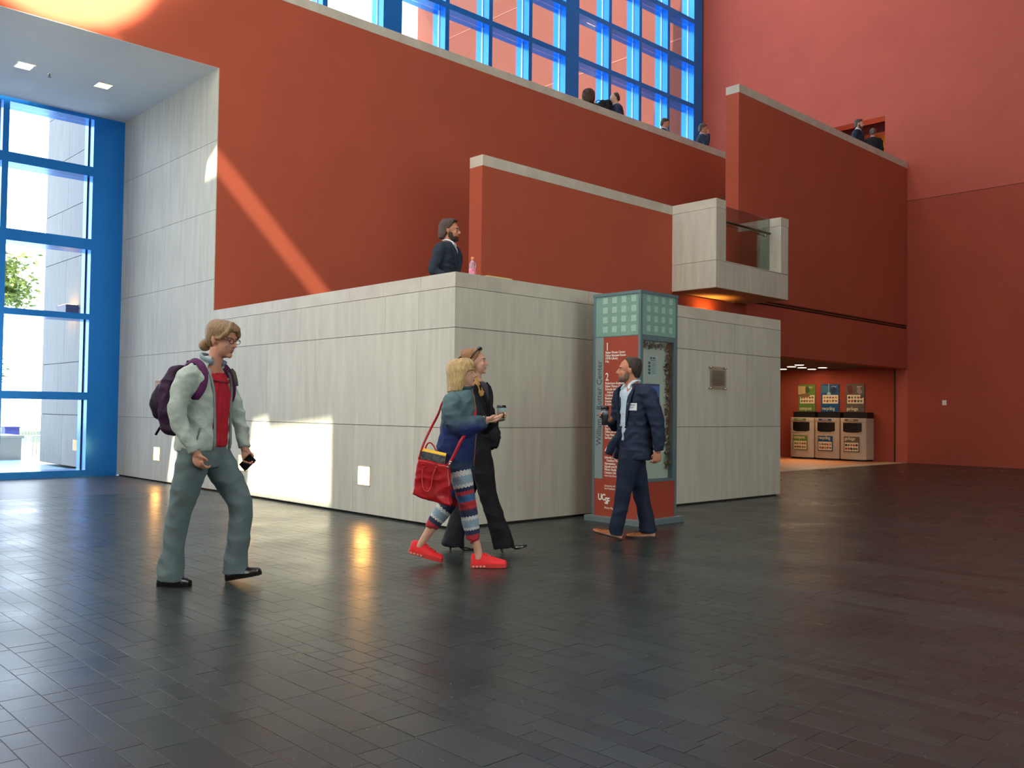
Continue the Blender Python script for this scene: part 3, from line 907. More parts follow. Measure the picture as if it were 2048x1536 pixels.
def make_bin(word, y0, y1, col, lab):
    yc, hw = (y0+y1)/2, (y1-y0)/2
    t = empty('waste_bin', (16.33, yc, 0))
    tag(t, lab, 'bin', 'waste sorting bins')
    def outline(off, bulge):
        pts = [(0.46, -hw+off), (0.05, -hw+off)]
        for i in range(9):
            a = -1+2*i/8
            pts.append((0.02-bulge*(1-a*a), a*(hw-0.03-off)))
        pts += [(0.05, hw-off), (0.46, hw-off)]
        return pts
    MB().prism(outline(0.004, 0.07), 'z', 0.045, 0.985).build('body', BIN, t, bevel=0.004)
    MB().prism(outline(0.03, 0.05), 'z', 0.0, 0.045).build('foot', BINB, t)
    MB().prism(outline(-0.002+0.004, 0.095), 'z', 0.985, 1.085).build('lid', BIN, t, bevel=0.012)
    # dark mouth with a curved lower lip
    n = 11
    hw2 = hw*0.72
    def xf(y, o):
        a = y/(hw-0.03)
        return 0.02-0.07*(1-a*a)-o
    vs, fs = [], []
    for i in range(n):
        a = -1+2*i/(n-1)
        yv = a*hw2
        zb = 0.75-0.035*(1-a**4)
        for (o, z) in ((0.003, zb), (0.003, 0.965), (-0.02, zb), (-0.02, 0.965)):
            vs.append((xf(yv, o), yv, z))
    for i in range(n-1):
        a = i*4
        fs += [(a, a+4, a+5, a+1), (a+2, a+3, a+7, a+6), (a, a+2, a+6, a+4), (a+1, a+5, a+7, a+3)]
    fs += [(0, 1, 3, 2), ((n-1)*4, (n-1)*4+2, (n-1)*4+3, (n-1)*4+1)]
    MB().add(vs, fs).build('mouth', BINB, t)
    # raised lip round the mouth
    lip = [(xf(yv, 0.004), yv, zz) for (yv, zz) in [(-hw2-0.008, 0.96), (-hw2-0.008, 0.75)]+[(a*hw2, 0.742-0.035*(1-a**4)) for a in (-.9, -.6, -.3, 0, .3, .6, .9)]+[(hw2+0.008, 0.75), (hw2+0.008, 0.96)]]
    MB().tube(lip, 0.009, 6).build('lip', BIN, t, smooth=True)
    cm = mat('print_'+word, col, 0.5)
    MB().box(-0.082, -0.058, -hw*0.5, hw*0.5, 1.015, 1.062).build('lid_label', cm, t)
    text('lid_text', word, 0.045, CREAM, t, (-0.083, hw*0.22, 1.027), FACE_NX, bold=0.001)
    sy0, sy1, sz0, sz1 = -0.20, 0.20, 0.235, 0.62
    lb = MB().box(-0.060, -0.048, sy0, sy1, sz0, sz1).build('label', cm, t)
    MB().box(-0.0612, -0.060, sy0+0.018, sy1-0.018, sz0+0.02, sz0+0.235).build('label_field', CREAM, lb)
    blobs(lb, sy0+0.02, sy1-0.02, sz0+0.02, sz0+0.235, -0.0612, word)
    text('label_text', word, 0.115, CREAM, lb, (-0.0612, sy1-0.02, sz1-0.085), FACE_NX, bold=0.002, sx=0.78)
    # black box behind the lid
    MB().box(0.14, 0.49, -hw+0.03, hw-0.03, 1.085, 1.235).build('back_box', BINB, t)
def make_poster(word, y0, y1, col, lab):
    t = empty('bin_poster', (XR, (y0+y1)/2, 1.245))
    tag(t, lab, 'poster', 'sorting posters over the bins')
    hw = (y1-y0)/2
    cm = mat('poster_'+word, col, 0.5, noise_amt=0.06, noise_scale=12)
    MB().box(-0.03, 0, -hw, hw, 0, 0.725).build('board', cm, t)
    MB().box(-0.0315, -0.03, -hw+0.02, hw-0.045, 0.215, 0.44).build('cream_field', CREAM, t, bevel=0.0005)
    blobs(t, -hw+0.03, hw-0.05, 0.22, 0.44, -0.0315, word)
    text('poster_text', word, 0.125, CREAM, t, (-0.0305, hw-0.03, 0.045), FACE_NX, bold=0.0015, sx=0.80)
    mb = MB()
    for k in range(3):
        mb.box(-0.0312, -0.03, -hw*0.75+0.02*k, -hw*0.2, 0.66-0.02*k, 0.667-0.02*k)
    mb.build('small_print', CREAM, t)
    if word == 'compost':
        MB().box(-0.0325, -0.03, 0.04, hw+0.01, 0.46, 0.68).build('picture', mat('lunch_box_print', (206, 178, 124), 0.5), t)
        MB().prism([(-0.02+0.06*math.cos(a), 0.58+0.09*math.sin(a)) for a in np.linspace(0, 2*PI, 10)[:-1]], 'x', -0.0325, -0.03).build('picture', mat('leaf_print', (70, 88, 40), 0.5), t)
        MB().prism([(0.06+0.16*math.cos(a), 0.43+0.05*math.sin(a)) for a in np.linspace(0, 2*PI, 12)[:-1]], 'x', -0.034, -0.0315).build('picture', mat('food_print', (136, 104, 60), 0.5), t)
    elif word == 'recycling':
        MB().box(-0.0325, -0.03, 0.05, 0.235, 0.50, 0.69).build('picture', mat('can_print', (62, 112, 134), 0.4), t)
        MB().cyl((-0.0335, -0.10, 0.57), (-0.03, -0.10, 0.57), 0.085, n=18).build('picture', mat('disc_print', (30, 52, 74), 0.4), t)
        MB().box(-0.034, -0.03, 0.025, 0.04, 0.48, 0.735).cyl((-0.034, 0.03, 0.47), (-0.03, 0.03, 0.47), 0.05, n=12).build('picture', mat('bottle_print', (176, 196, 200), 0.4), t)
    else:
        MB().prism([(0.05, 0.50), (0.16, 0.45), (0.21, 0.66), (0.10, 0.70)], 'x', -0.0325, -0.03).build('picture', mat('wrapper_print', (110, 40, 36), 0.4), t)
        MB().prism([(-0.05, 0.56), (-0.1, 0.63), (-0.16, 0.58), (-0.2, 0.5), (-0.12, 0.46), (-0.06, 0.50)], 'x', -0.0325, -0.03).build('picture', mat('foil_print', (150, 140, 132), 0.35), t)
        MB().cyl((-0.034, -0.2, 0.41), (-0.03, -0.2, 0.41), 0.05, n=12).build('picture', mat('lid_print', (82, 78, 78), 0.4), t)
make_bin('garbage', 3.555, 4.240, BROWN, 'beige bin with a grey-brown garbage label, right of the row')
make_bin('recycling', 4.265, 4.940, BLUEP, 'beige bin with a blue recycling label, middle of the row')
make_bin('compost', 4.965, 5.640, GREEN, 'beige bin with a green compost label, left of the row')
make_poster('compost', 5.165, 5.650, GREEN, 'green compost poster on the wall above the left bin')
make_poster('recycling', 4.500, 5.000, BLUEP, 'blue recycling poster on the wall above the middle bin')
make_poster('garbage', 3.815, 4.320, BROWN, 'grey-brown garbage poster on the wall above the right bin')

# ------------------------------------------------------------------ things on the podium
bt = empty('drink_bottle', (0.335, 0.135, ZT))
tag(bt, 'clear plastic drink bottle with pink label and orange cap standing on the stone parapet', 'bottle')
MB().lathe([(0.030, 0.0), (0.034, 0.006), (0.034, 0.05), (0.031, 0.07), (0.034, 0.09), (0.035, 0.125), (0.030, 0.14), (0.018, 0.158), (0.014, 0.165), (0.014, 0.172)], n=18).build('bottle_body', mat('pink_tinted_plastic', (226, 176, 190), 0.15, trans=0.55, spec=0.5), bt, smooth=True)
MB().lathe([(0.0345, 0.012), (0.0352, 0.02), (0.0352, 0.07), (0.0345, 0.076)], n=18).build('label', mat('pink_label', (206, 70, 120), 0.4, col2=(236, 170, 186), noise_scale=30), bt, smooth=True)
MB().lathe([(0.0165, 0.170), (0.0175, 0.174), (0.0175, 0.192), (0.015, 0.196)], n=18).build('cap', mat('orange_cap', (236, 140, 90), 0.4), bt, smooth=True)
fo = empty('yellow_folder', (0.60, 0.13, ZT))
tag(fo, 'thin yellow folder lying on the stone parapet beside the bottle', 'folder')
MB().box(-0.16, 0.18, -0.12, 0.11, 0.0, 0.004).box(-0.165, 0.175, -0.12, 0.11, 0.010, 0.013).build('cover', mat('yellow_card', (232, 206, 110), 0.6), fo)
MB().box(-0.155, 0.165, -0.115, 0.10, 0.004, 0.010).build('sheets', mat('paper_white', (230, 224, 196), 0.7), fo)

# ------------------------------------------------------------------ outside the entrance window
PAVE = mat('sky_glare_paving', (150, 184, 204), 0.35, spec=0.5, noise_amt=0.06, noise_scale=2)  # light blue sky glare mixed into the base colour
struct(MB().box(-60, 60, YW+0.43, 80, -0.25, -0.02).build('ground_outside', PAVE))
fin = struct(MB().box(T, 0.55, YW+0.45, 12.88, 0.03, 9.0).build('wall_garden', JOINT))
panels(fin, 'x', 0.0, -1, YW+0.45, 12.89, [0.03, 0.982, 1.964, 2.946, 3.928, 4.91, 5.89, 6.87, 7.85, 9.0], [[10.1, 11.6], [10.6, 11.9], [10.1, 11.6]], gh=0.012, gv=0.006, m=FINSTONE)
panels(fin, 'y', 12.893, 1, T, 0.55, [0.03, 3.0, 6.0, 9.0], [[]], m=FINSTONE)
struct(MB().box(XR, XR+0.6, YW+0.5, 22.9, 0, 19).build('wall_court', mat('shade_dimmed_terracotta', (112, 64, 52), 0.85, spec=0.2, noise_amt=0.03)))  # base colour darkened to stand for shade missing on this wall
struct(MB().box(XR-0.01, XR, YW+0.5, 22.9, 12.60, 12.64).box(XR-0.01, XR, YW+0.5, 22.9, 15.9, 15.93).build('trim_5', mat('wall_groove', (150, 96, 80), 0.9)))
sc = empty('wall_sconce', (-0.0, 11.1, 2.92))
tag(sc, 'dark box lamp with a warm glow on the garden wall outside the window', 'lamp')
MB().box(-0.22, 0.0, -0.26, 0.26, -0.09, 0.09).build('housing', mat('grey_lamp_box', (82, 84, 104), 0.5), sc)
MB().box(-0.2, -0.02, -0.24, 0.24, 0.09, 0.1).build('lens', mat('amber_glow', (255, 170, 90), emit=(1, .55, .2), emit_s=8), sc)
MB().box(-0.2, -0.02, -0.24, 0.24, -0.1, -0.09).build('lens', mat('amber_glow'), sc)
PLANT = mat('pale_concrete', (196, 190, 170), 0.7, noise_amt=0.05)
pb = empty('concrete_planter', (-0.75, 15.3, -0.02))
tag(pb, 'square pale concrete planter outside the entrance window', 'planter')
MB().box(-0.9, 0.9, -0.6, 0.6, 0, 0.46).build('box', PLANT, pb, bevel=0.01)
MB().box(-0.94, 0.94, -0.64, 0.64, 0.46, 0.52).build('rim', PLANT, pb, bevel=0.01)
bp_ = empty('blue_bollard', (1.14, 19.4, -0.02))
tag(bp_, 'short square dark blue post beyond the concrete planter outside', 'pillar')
MB().box(-0.17, 0.17, -0.17, 0.17, 0.0, 0.58).build('shaft', mat('deep_blue_paint', (40, 52, 130), 0.5), bp_)
MB().box(-0.19, 0.19, -0.19, 0.19, 0.58, 0.61).build('cap', mat('deep_blue_paint'), bp_)
lw = empty('low_garden_wall', (3.0, 21.5, -0.02))
tag(lw, 'long low pale wall running across the garden behind the planter', 'wall')
MB().box(-14, 8, -0.2, 0.2, 0, 0.44).build('wall_body', PLANT, lw)
MB().box(-14, 8, -0.28, 0.28, 0.44, 0.50).build('coping', PLANT, lw)
def garden_chair(x, y, rz, lab):
    t = empty('garden_chair', (x, y, -0.02), rz)
    tag(t, lab, 'chair')
    cm = mat('cream_metal', (226, 214, 170), 0.4)
    for sx in (-0.2, 0.2):
        for sy in (-0.18, 0.2):
            MB().cyl((sx*1.15, sy*1.2, 0), (sx, sy, 0.44), 0.011, n=8).build('leg', cm, t)
    MB().box(-0.22, 0.22, -0.2, 0.22, 0.44, 0.455).build('seat', cm, t, bevel=0.004)
    mb = MB().tube([(-0.2, 0.21, 0.45), (-0.2, 0.26, 0.85), (0, 0.27, 0.9), (0.2, 0.26, 0.85), (0.2, 0.21, 0.45)], 0.011, 8)
    mb.build('back_frame', cm, t)
    for k in range(4):
        MB().cyl((-0.12+0.08*k, 0.215, 0.45), (-0.12+0.08*k, 0.265, 0.87), 0.006, n=6).build('back_slat', cm, t)
garden_chair(0.95, 16.6, 0.4, 'cream metal garden chair beside the garden wall outside the window')
garden_chair(1.9, 18.0, -2.2, 'second cream metal garden chair further out near the low garden wall')
def tree(x, y, h, spread, seed, lab, zlo=2.2):
    r = random.Random(seed)
    t = empty('garden_tree', (x, y, -0.02))
    tag(t, lab, 'tree', None)
    bark = mat('tree_bark', (150, 116, 66), 0.9, noise_amt=0.2, noise_scale=8)
    mb = MB().tube([(0, 0, 0), (0.06, 0.03, h*0.3), (-0.05, 0.05, h*0.6), (0.03, 0, h*0.9)], [0.13, 0.10, 0.07, 0.03], 10)
    for k in range(7):
        a, z = r.uniform(0, 2*PI), r.uniform(h*0.35, h*0.8)
        q = Vector((math.cos(a), math.sin(a), 0.6))*spread*0.8
        mb.tube([(0, 0, z), (q.x*0.5, q.y*0.5, z+q.z*0.35), (q.x, q.y, z+q.z*0.8)], [0.045, 0.03, 0.012], 6)
    mb.build('trunk', bark, t)
    mb = MB()
    cl = [Vector((r.gauss(0, spread*0.55), r.gauss(0, spread*0.55), r.uniform(zlo, h*1.1))) for _ in range(34)]
    for k in range(2600):
        c = r.choice(cl)+Vector((r.gauss(0, .28), r.gauss(0, .28), r.gauss(0, .22)))
        a = Vector((r.gauss(0, 1), r.gauss(0, 1), r.gauss(0, .5))).normalized()*0.11
        b_ = a.cross(Vector((r.gauss(0, 1), r.gauss(0, 1), r.gauss(0, 1)))).normalized()*0.045
        mb.add([c-a, c+b_, c+a, c-b_], [(0, 1, 2, 3)])
    mb.build('foliage', mat('sunlit_foliage', (150, 158, 70), 0.6, col2=(96, 120, 48), noise_scale=2), t)['kind'] = 'stuff'
tree(1.45, 24.0, 5.0, 0.75, 3, 'yellow-green garden tree seen through the upper panes of the entrance window', 4.2)
tree(1.55, 27.5, 2.9, 0.9, 5, 'low yellowish tree behind the planter seen through the lower panes', 1.7)
# ------------------------------------------------------------------ people
DG = bpy.context.evaluated_depsgraph_get
def catmull(keys, k=5):
    """keys: list of tuples of equal length; returns smooth subdivided list"""
    K = [np.array(q, float) for q in keys]
    if len(K) < 3:
        return [K[0]+(K[-1]-K[0])*i/k for i in range(k+1)]
    K = [2*K[0]-K[1]]+K+[2*K[-1]-K[-2]]
    out = []
    for i in range(1, len(K)-2):
        p0, p1, p2, p3 = K[i-1:i+3]
        for j in range(k):
            t = j/k
            out.append(0.5*((2*p1)+(-p0+p2)*t+(2*p0-5*p1+4*p2-p3)*t*t+(-p0+3*p1-3*p2+p3)*t**3))
    out.append(K[-2])
    return out

def limb(mb, keys, n=14, flat=1.0, k=5):
    """keys: (x,y,z,r)"""
    q = catmull(keys, k)
    mb.tube([tuple(p[:3]) for p in q], [max(0.003, float(p[3])) for p in q], n, flat)

def axes(a):
    F = Vector((math.cos(a), math.sin(a), 0))
    return F, Vector((-math.sin(a), math.cos(a), 0))

def torso(mb, secs, a, openf=None, depth=0.022, n=40, p=2.3, grow=0.0, k=4):
    """secs: (z, x, y, half_width, half_depth) from top to bottom; openf(z) -> (half angle of the front opening)"""
    F, L = axes(a)
    if openf:
        n = 150
        k = 7
    q = catmull(secs, k)
    rings = []
    for s in q:
        z, x, y, hw, hd = s
        ring = []
        for i in range(n):
            ph = 2*PI*i/n
            c, sn = math.cos(ph), math.sin(ph)
            rr = (abs(c)**p+abs(sn)**p)**(-1/p)
            off = grow
            if openf:
                ha = openf(z)
                d = abs((ph+PI) % (2*PI)-PI)
                if d < ha:
                    off -= depth
            pt = Vector((x, y, z))+F*(c*rr*(hd+off))+L*(sn*rr*(hw+off))
            ring.append(pt)
        rings.append(ring)
    vs = [v for r in rings for v in r]
    fs = []
    for i in range(len(rings)-1):
        for j in range(n):
            fs.append((i*n+j, i*n+(j+1) % n, (i+1)*n+(j+1) % n, (i+1)*n+j))
    fs += [tuple(range(n-1, -1, -1)), tuple(range((len(rings)-1)*n, len(rings)*n))]
    mb.add(vs, fs)

def surf(secs, a, z, ph, off=0.0, p=2.3):
    """point on the torso surface at height z, angle ph from the front (positive = left side)"""
    F, L = axes(a)
    S = sorted(catmull(secs, 4), key=lambda s: s[0])
    zs = [s[0] for s in S]
    v = [float(np.interp(z, zs, [s[i] for s in S])) for i in range(5)]
    c, sn = math.cos(ph), math.sin(ph)
    rr = (abs(c)**p+abs(sn)**p)**(-1/p)
    return Vector((v[1], v[2], z))+F*(c*rr*(v[4]+off))+L*(sn*rr*(v[3]+off))

def remesh(mb, voxel, smooth=2):
    me = mb.mesh('tmp')
    bm = bmesh.new()
    bm.from_mesh(me)
    bmesh.ops.recalc_face_normals(bm, faces=bm.faces)
    bm.to_mesh(me)
    bm.free()
    o = bpy.data.objects.new('tmp', me)
    COL.objects.link(o)
    m = o.modifiers.new('r', 'REMESH')
    m.mode = 'VOXEL'
    m.voxel_size = voxel
    if smooth:
        s = o.modifiers.new('s', 'SMOOTH')
        s.factor = 0.5
        s.iterations = smooth
    bpy.context.view_layer.update()
    ev = o.evaluated_get(bpy.context.evaluated_depsgraph_get())
    out = bpy.data.meshes.new_from_object(ev)
    bpy.data.objects.remove(o)
    bpy.data.meshes.remove(me)
    return out

def wrinkle(me, amp, scale=(7, 7, 15), seed=0.0, ridge=True, fine=0.0):
    n = len(me.vertices)
    co = np.empty(n*3)
    no = np.empty(n*3)
    me.vertices.foreach_get('co', co)
    me.vertices.foreach_get('normal', no)
    co = co.reshape(-1, 3)
    no = no.reshape(-1, 3)
    q = co*np.array(scale)+seed
    nz = noise.noise
    d = np.array([nz((a, b, c)) for a, b, c in q.tolist()])
    if ridge:
        d = 0.5-np.abs(d)*2.2
    if fine:
        q2 = co*np.array(scale)*2.7+seed+9
        d = d+fine*np.array([nz((a, b, c)) for a, b, c in q2.tolist()])
    co = co+no*(d*amp)[:, None]
    me.vertices.foreach_set('co', co.ravel())
    me.update()

def part(name, me, m, parent):
    me.name = name
    me.materials.clear()
    return link(name, me, m, parent, smooth=True)

class Head:
    def __init__(s, c, yaw, pitch=0.0, sc=1.0, roll=0.0):
        s.c, s.s = Vector(c), sc
        s.M = Matrix.Rotation(yaw, 3, 'Z') @ Matrix.Rotation(-pitch, 3, 'Y') @ Matrix.Rotation(roll, 3, 'X')
        s.e = s.M.to_euler()
    def P(s, f, l, u):
        return s.c+s.M @ (Vector((f, l, u))*s.s)
    def ell(s, mb, c, r, nu=18, nv=12):
        mb.ell(s.P(*c), tuple(v*s.s for v in r), s.e, nu, nv)
    def build(s, mb, beard=0.0, nose=1.0, chin=1.0):
        E = s.ell
        E(mb, (-0.012, 0, 0.022), (0.098, 0.077, 0.090), 24, 16)
        E(mb, (0.028, 0, -0.035), (0.066, 0.060, 0.082), 24, 16)
        E(mb, (0.030, 0, -0.074), (0.054, 0.050, 0.036))
        E(mb, (0.074, 0, -0.094), (0.020*chin, 0.022, 0.017))
        E(mb, (0.070, 0, 0.026), (0.024, 0.050, 0.013))
        for sg in (-1, 1):
            E(mb, (0.058, 0.034*sg, -0.030), (0.027, 0.020, 0.022))
            E(mb, (-0.004, 0.076*sg, -0.008), (0.017, 0.008, 0.031))
            E(mb, (-0.012, 0.080*sg, -0.004), (0.008, 0.009, 0.026))
            E(mb, (0.0775, 0.030*sg, 0.0095), (0.0125, 0.016, 0.0055))
            E(mb, (0.0745, 0.030*sg, -0.0095), (0.0120, 0.015, 0.0050))
        mb.tube([s.P(0.086, 0, 0.016), s.P(0.098, 0, -0.006), s.P(0.109*nose, 0, -0.026)], [0.007*s.s, 0.009*s.s, 0.012*s.s], 10)
        E(mb, (0.108*nose, 0, -0.030), (0.013, 0.010, 0.009))
        for sg in (-1, 1):
            E(mb, (0.099, 0.010*sg, -0.033), (0.010, 0.007, 0.007))
        E(mb, (0.084, 0, -0.057), (0.013, 0.022, 0.006))
        E(mb, (0.082, 0, -0.067), (0.013, 0.019, 0.006))
    def face(s, parent, iris=(60, 44, 34), brow=(70, 52, 38), lip=(158, 88, 82)):
        for sg in (-1, 1):
            mb = MB()
            s.ell(mb, (0.0770, 0.030*sg, 0.001), (0.0105, 0.0125, 0.0070), 12, 8)
            e = mb.build('eye', mat('eye_white', (176, 160, 150), 0.3), parent, smooth=True)
            mb = MB()
            s.ell(mb, (0.0825, 0.030*sg, 0.001), (0.0062, 0.0068, 0.0066), 10, 8)
            mb.build('iris', mat('iris_%d' % iris[0], iris, 0.2), e, smooth=True)
            mb = MB()
            mb.tube([s.P(0.088, 0.014*sg, 0.018), s.P(0.090, 0.030*sg, 0.023), s.P(0.078, 0.047*sg, 0.018)], [0.0035*s.s]*3, 6)
            mb.build('eyebrow', mat('brow_%d' % brow[0], brow, 0.9), parent, smooth=True)
        mb = MB()
        s.ell(mb, (0.0865, 0, -0.0575), (0.0115, 0.0205, 0.0045), 14, 8)
        s.ell(mb, (0.0845, 0, -0.0665), (0.0115, 0.018, 0.005), 14, 8)
        mb.build('lips', mat('lips_%d' % lip[0], lip, 0.45), parent, smooth=True)
    def hair(s, parent, levels, m, name='hair', extra=None, amp=0.003, vox=0.0045, scale=(30, 30, 12), n=40):
        """levels: (z, cx, rx, ry, cut) from top to bottom in head units"""
        mb = MB()
        q = catmull(levels, 4)
        rings = []
        for (z, cx, rx, ry, cut) in q:
            ring = []
            for i in range(n):
                t = 2*PI*i/n
                x, y = cx+rx*math.cos(t), ry*math.sin(t)
                ring.append(s.P(min(x, cut), y, z))
            rings.append(ring)
        vs = [v for r in rings for v in r]
        fs = [(i*n+j, i*n+(j+1) % n, (i+1)*n+(j+1) % n, (i+1)*n+j) for i in range(len(rings)-1) for j in range(n)]
        fs += [tuple(range(n-1, -1, -1)), tuple(range((len(rings)-1)*n, len(rings)*n))]
        mb.add(vs, fs)
        if extra:
            extra(mb)
        me = remesh(mb, vox, 3)
        wrinkle(me, amp, scale, seed=s.c.x*3+s.c.z)
        return part(name, me, m, parent)

def hand(mb, wrist, d, nrm, side, sc=1.0, curl=0.4, thumb=0.5, spread=0.0):
    """wrist point, d = pointing direction, nrm = palm normal (the side fingers curl to), side=+1/-1 thumb side = d x nrm * side"""
    w = Vector(wrist)
    d = Vector(d).normalized()
    nrm = (Vector(nrm)-d*Vector(nrm).dot(d)).normalized()
    ac = d.cross(nrm)*side
    M = Matrix((d, ac, nrm)).transposed()
    mb.ell(w+d*0.045*sc, (0.050*sc, 0.040*sc, 0.016*sc), M.to_euler(), 14, 10)
    mb.ell(w+d*0.02*sc+ac*0.018*sc+nrm*0.006*sc, (0.030*sc, 0.02*sc, 0.016*sc), M.to_euler(), 12, 8)
    for i, (o, ln) in enumerate(((0.030, 0.92), (0.010, 1.0), (-0.010, 0.95), (-0.029, 0.76))):
        p = w+d*(0.080-0.004*abs(i-1))*sc+ac*o*sc
        pts, rr = [p-d*0.02*sc, p], [0.0095*sc, 0.0092*sc]
        cur = (d+ac*o*spread*8).normalized()
        c = curl*(0.9+0.06*i)
        for L, r_ in ((0.042, 0.0088), (0.027, 0.0080), (0.022, 0.0068)):
            cur = (cur*math.cos(c)+(nrm-cur*nrm.dot(cur)).normalized()*math.sin(c)).normalized()
            p = p+cur*L*ln*sc
            pts.append(p)
            rr.append(r_*sc)
            c = curl
        mb.tube(pts, rr, 8)
    p = w+d*0.022*sc+ac*0.026*sc
    t1 = (d*0.65+ac*0.75*(1-0.6*thumb)+nrm*(0.2+0.8*thumb)).normalized()
    t2 = (d*0.8-ac*0.35*thumb+nrm*(0.3+0.6*thumb)).normalized()
    mb.tube([p-t1*0.012*sc, p+t1*0.038*sc, p+t1*0.038*sc+t2*0.030*sc], [0.013*sc, 0.0105*sc, 0.0085*sc], 8)

def shoe(parent, heel, yaw, pitch, L, m, sole_m, h=0.07, w=0.043, heel_h=0.02, sole_t=0.014, laces=None, toe=0.55, low=False, name='shoe', sneaker=False):
    """heel = ground point under the back of the heel; pitch>0 raises the toe"""
    Mx = Matrix.Translation(Vector(heel)) @ Matrix.Rotation(yaw, 4, 'Z') @ Matrix.Rotation(-pitch, 4, 'Y')
    def T(p):
        return Mx @ Vector(p)
    def basez(s):
        return sole_t+heel_h*max(0, 1-max(0, s-0.25)/0.35) if heel_h > 0.03 else sole_t+heel_h*0.3
    secs = [(0.0, 0.55, 0.80), (0.06, 0.72, 1.0), (0.28, 0.78, 1.06), (0.42, 0.84, 0.90), (0.58, 0.95, 0.66), (0.75, 1.0, 0.50), (0.88, 0.88, 0.42), (0.97, 0.60*toe/0.55, 0.32), (1.0, 0.30*toe/0.55, 0.22)]
    mb = MB()
    q = catmull(secs, 3)
    n = 16
    vs, fs = [], []
    for (s_, ww, hh) in q:
        b0 = basez(s_)-0.004
        H = h*hh
        for j in range(n):
            t = 2*PI*j/n
            y = w*ww*math.cos(t)*(1.0 if math.sin(t) < 0 else (1-0.30*math.sin(t)))
            z = b0+(H*max(0, math.sin(t)) if math.sin(t) > 0 else 0.0)
            vs.append(T((s_*L, y, z)))
    r_ = len(q)
    fs = [(i*n+j, i*n+(j+1) % n, (i+1)*n+(j+1) % n, (i+1)*n+j) for i in range(r_-1) for j in range(n)]
    fs += [tuple(range(n-1, -1, -1)), tuple(range((r_-1)*n, r_*n))]
    mb.add(vs, fs)
    me = remesh(mb, 0.0045, 2)
    up = part(name, me, m, parent)
    sb = MB()
    out = [(s_*L, w*ww*1.03) for (s_, ww, _) in q]
    pts = [(-0.004, 0.0)]+out+[(L+0.004, 0)]+[(x, -y) for x, y in reversed(out)]
    if heel_h > 0.03:
        for i in range(len(out)-1):
            (xa, wa), (xb, wb) = out[i], out[i+1]
            za, zb = basez(xa/L), basez(xb/L)
            sb.add([T(p) for p in ((xa, -wa, za-sole_t), (xa, wa, za-sole_t), (xb, wb, zb-sole_t), (xb, -wb, zb-sole_t), (xa, -wa, za), (xa, wa, za), (xb, wb, zb), (xb, -wb, zb))],
                   [(0, 3, 2, 1), (4, 5, 6, 7), (0, 1, 5, 4), (2, 3, 7, 6), (1, 2, 6, 5), (0, 4, 7, 3)])
        sb.tube([T((0.018, 0, heel_h+sole_t)), T((0.02, 0, 0.0))], [0.016, 0.006], 8)
    else:
        k = len(pts)
        vs = [T((x, y, 0.0)) for x, y in pts]+[T((x, y, sole_t+heel_h*0.3)) for x, y in pts]
        sb.add(vs, [tuple(range(k)), tuple(range(2*k-1, k-1, -1))]+[(i, (i+1) % k, (i+1) % k+k, i+k) for i in range(k)])
    so_ = sb.build('sole', sole_m, up)
    if sneaker:
        for s0 in (0.04, 0.14, 0.24, 0.34):
            MB().add([T(p) for p in ((s0*L, -w*0.86, 0.006), (s0*L+0.018, -w*0.9, 0.006), (s0*L+0.018, -w*0.9, 0.018), (s0*L, -w*0.86, 0.018), (s0*L, -w*1.06, 0.006), (s0*L+0.018, -w*1.08, 0.006), (s0*L+0.018, -w*1.08, 0.018), (s0*L, -w*1.06, 0.018))],
                     [(0, 1, 2, 3), (4, 7, 6, 5), (0, 4, 5, 1), (1, 5, 6, 2), (2, 6, 7, 3), (3, 7, 4, 0)]).build('air_window', mat('clear_red_sole', (240, 150, 140), 0.2), up)
    if laces:
        lb = MB()
        for k in range(5):
            s_ = 0.40+0.07*k
            zz = basez(s_)+h*np.interp(s_, [q_[0] for q_ in q], [q_[2] for q_ in q])-0.001
            lb.tube([T((s_*L, -w*0.5, zz-0.010)), T((s_*L+0.004, 0, zz)), T(((s_+0.05)*L, w*0.5, zz-0.010))], 0.0028, 6)
        lb.tube([T((0.40*L, 0, h+0.012)), T((0.37*L, -0.02, h+0.03)), T((0.44*L, -0.035, h+0.022)), T((0.41*L, 0, h+0.012))], 0.0025, 6)
        lb.build('laces', laces, up, smooth=True)
    return up

def cloth(name, col, rough=0.85, **kw):
    kw.setdefault('noise_amt', 0.12)
    kw.setdefault('noise_scale', 18)
    kw.setdefault('bump', 0.2)
    kw.setdefault('bump_scale', 220)
    kw.setdefault('spec', 0.25)
    return mat(name, col, rough, **kw)
def skin(name, col):
    m = mat(name, col, 0.5, spec=0.35, noise_amt=0.05, noise_scale=25)
    m.node_tree.nodes['Principled BSDF'].inputs['Subsurface Weight'].default_value = 0.12
    m.node_tree.nodes['Principled BSDF'].inputs['Subsurface Radius'].default_value = (0.012, 0.005, 0.003)
    return m
RZP = math.radians(-43.49)     # local +X runs to the right of the photographer, +Y away
BLACKL = mat('black_leather', (16, 15, 15), 0.3, spec=0.5)
PI_ = PI
SKIN_A = skin('skin_fair', (196, 142, 118))
SKIN_B = skin('skin_pale', (206, 158, 134))
SKIN_C = skin('skin_warm', (190, 128, 100))

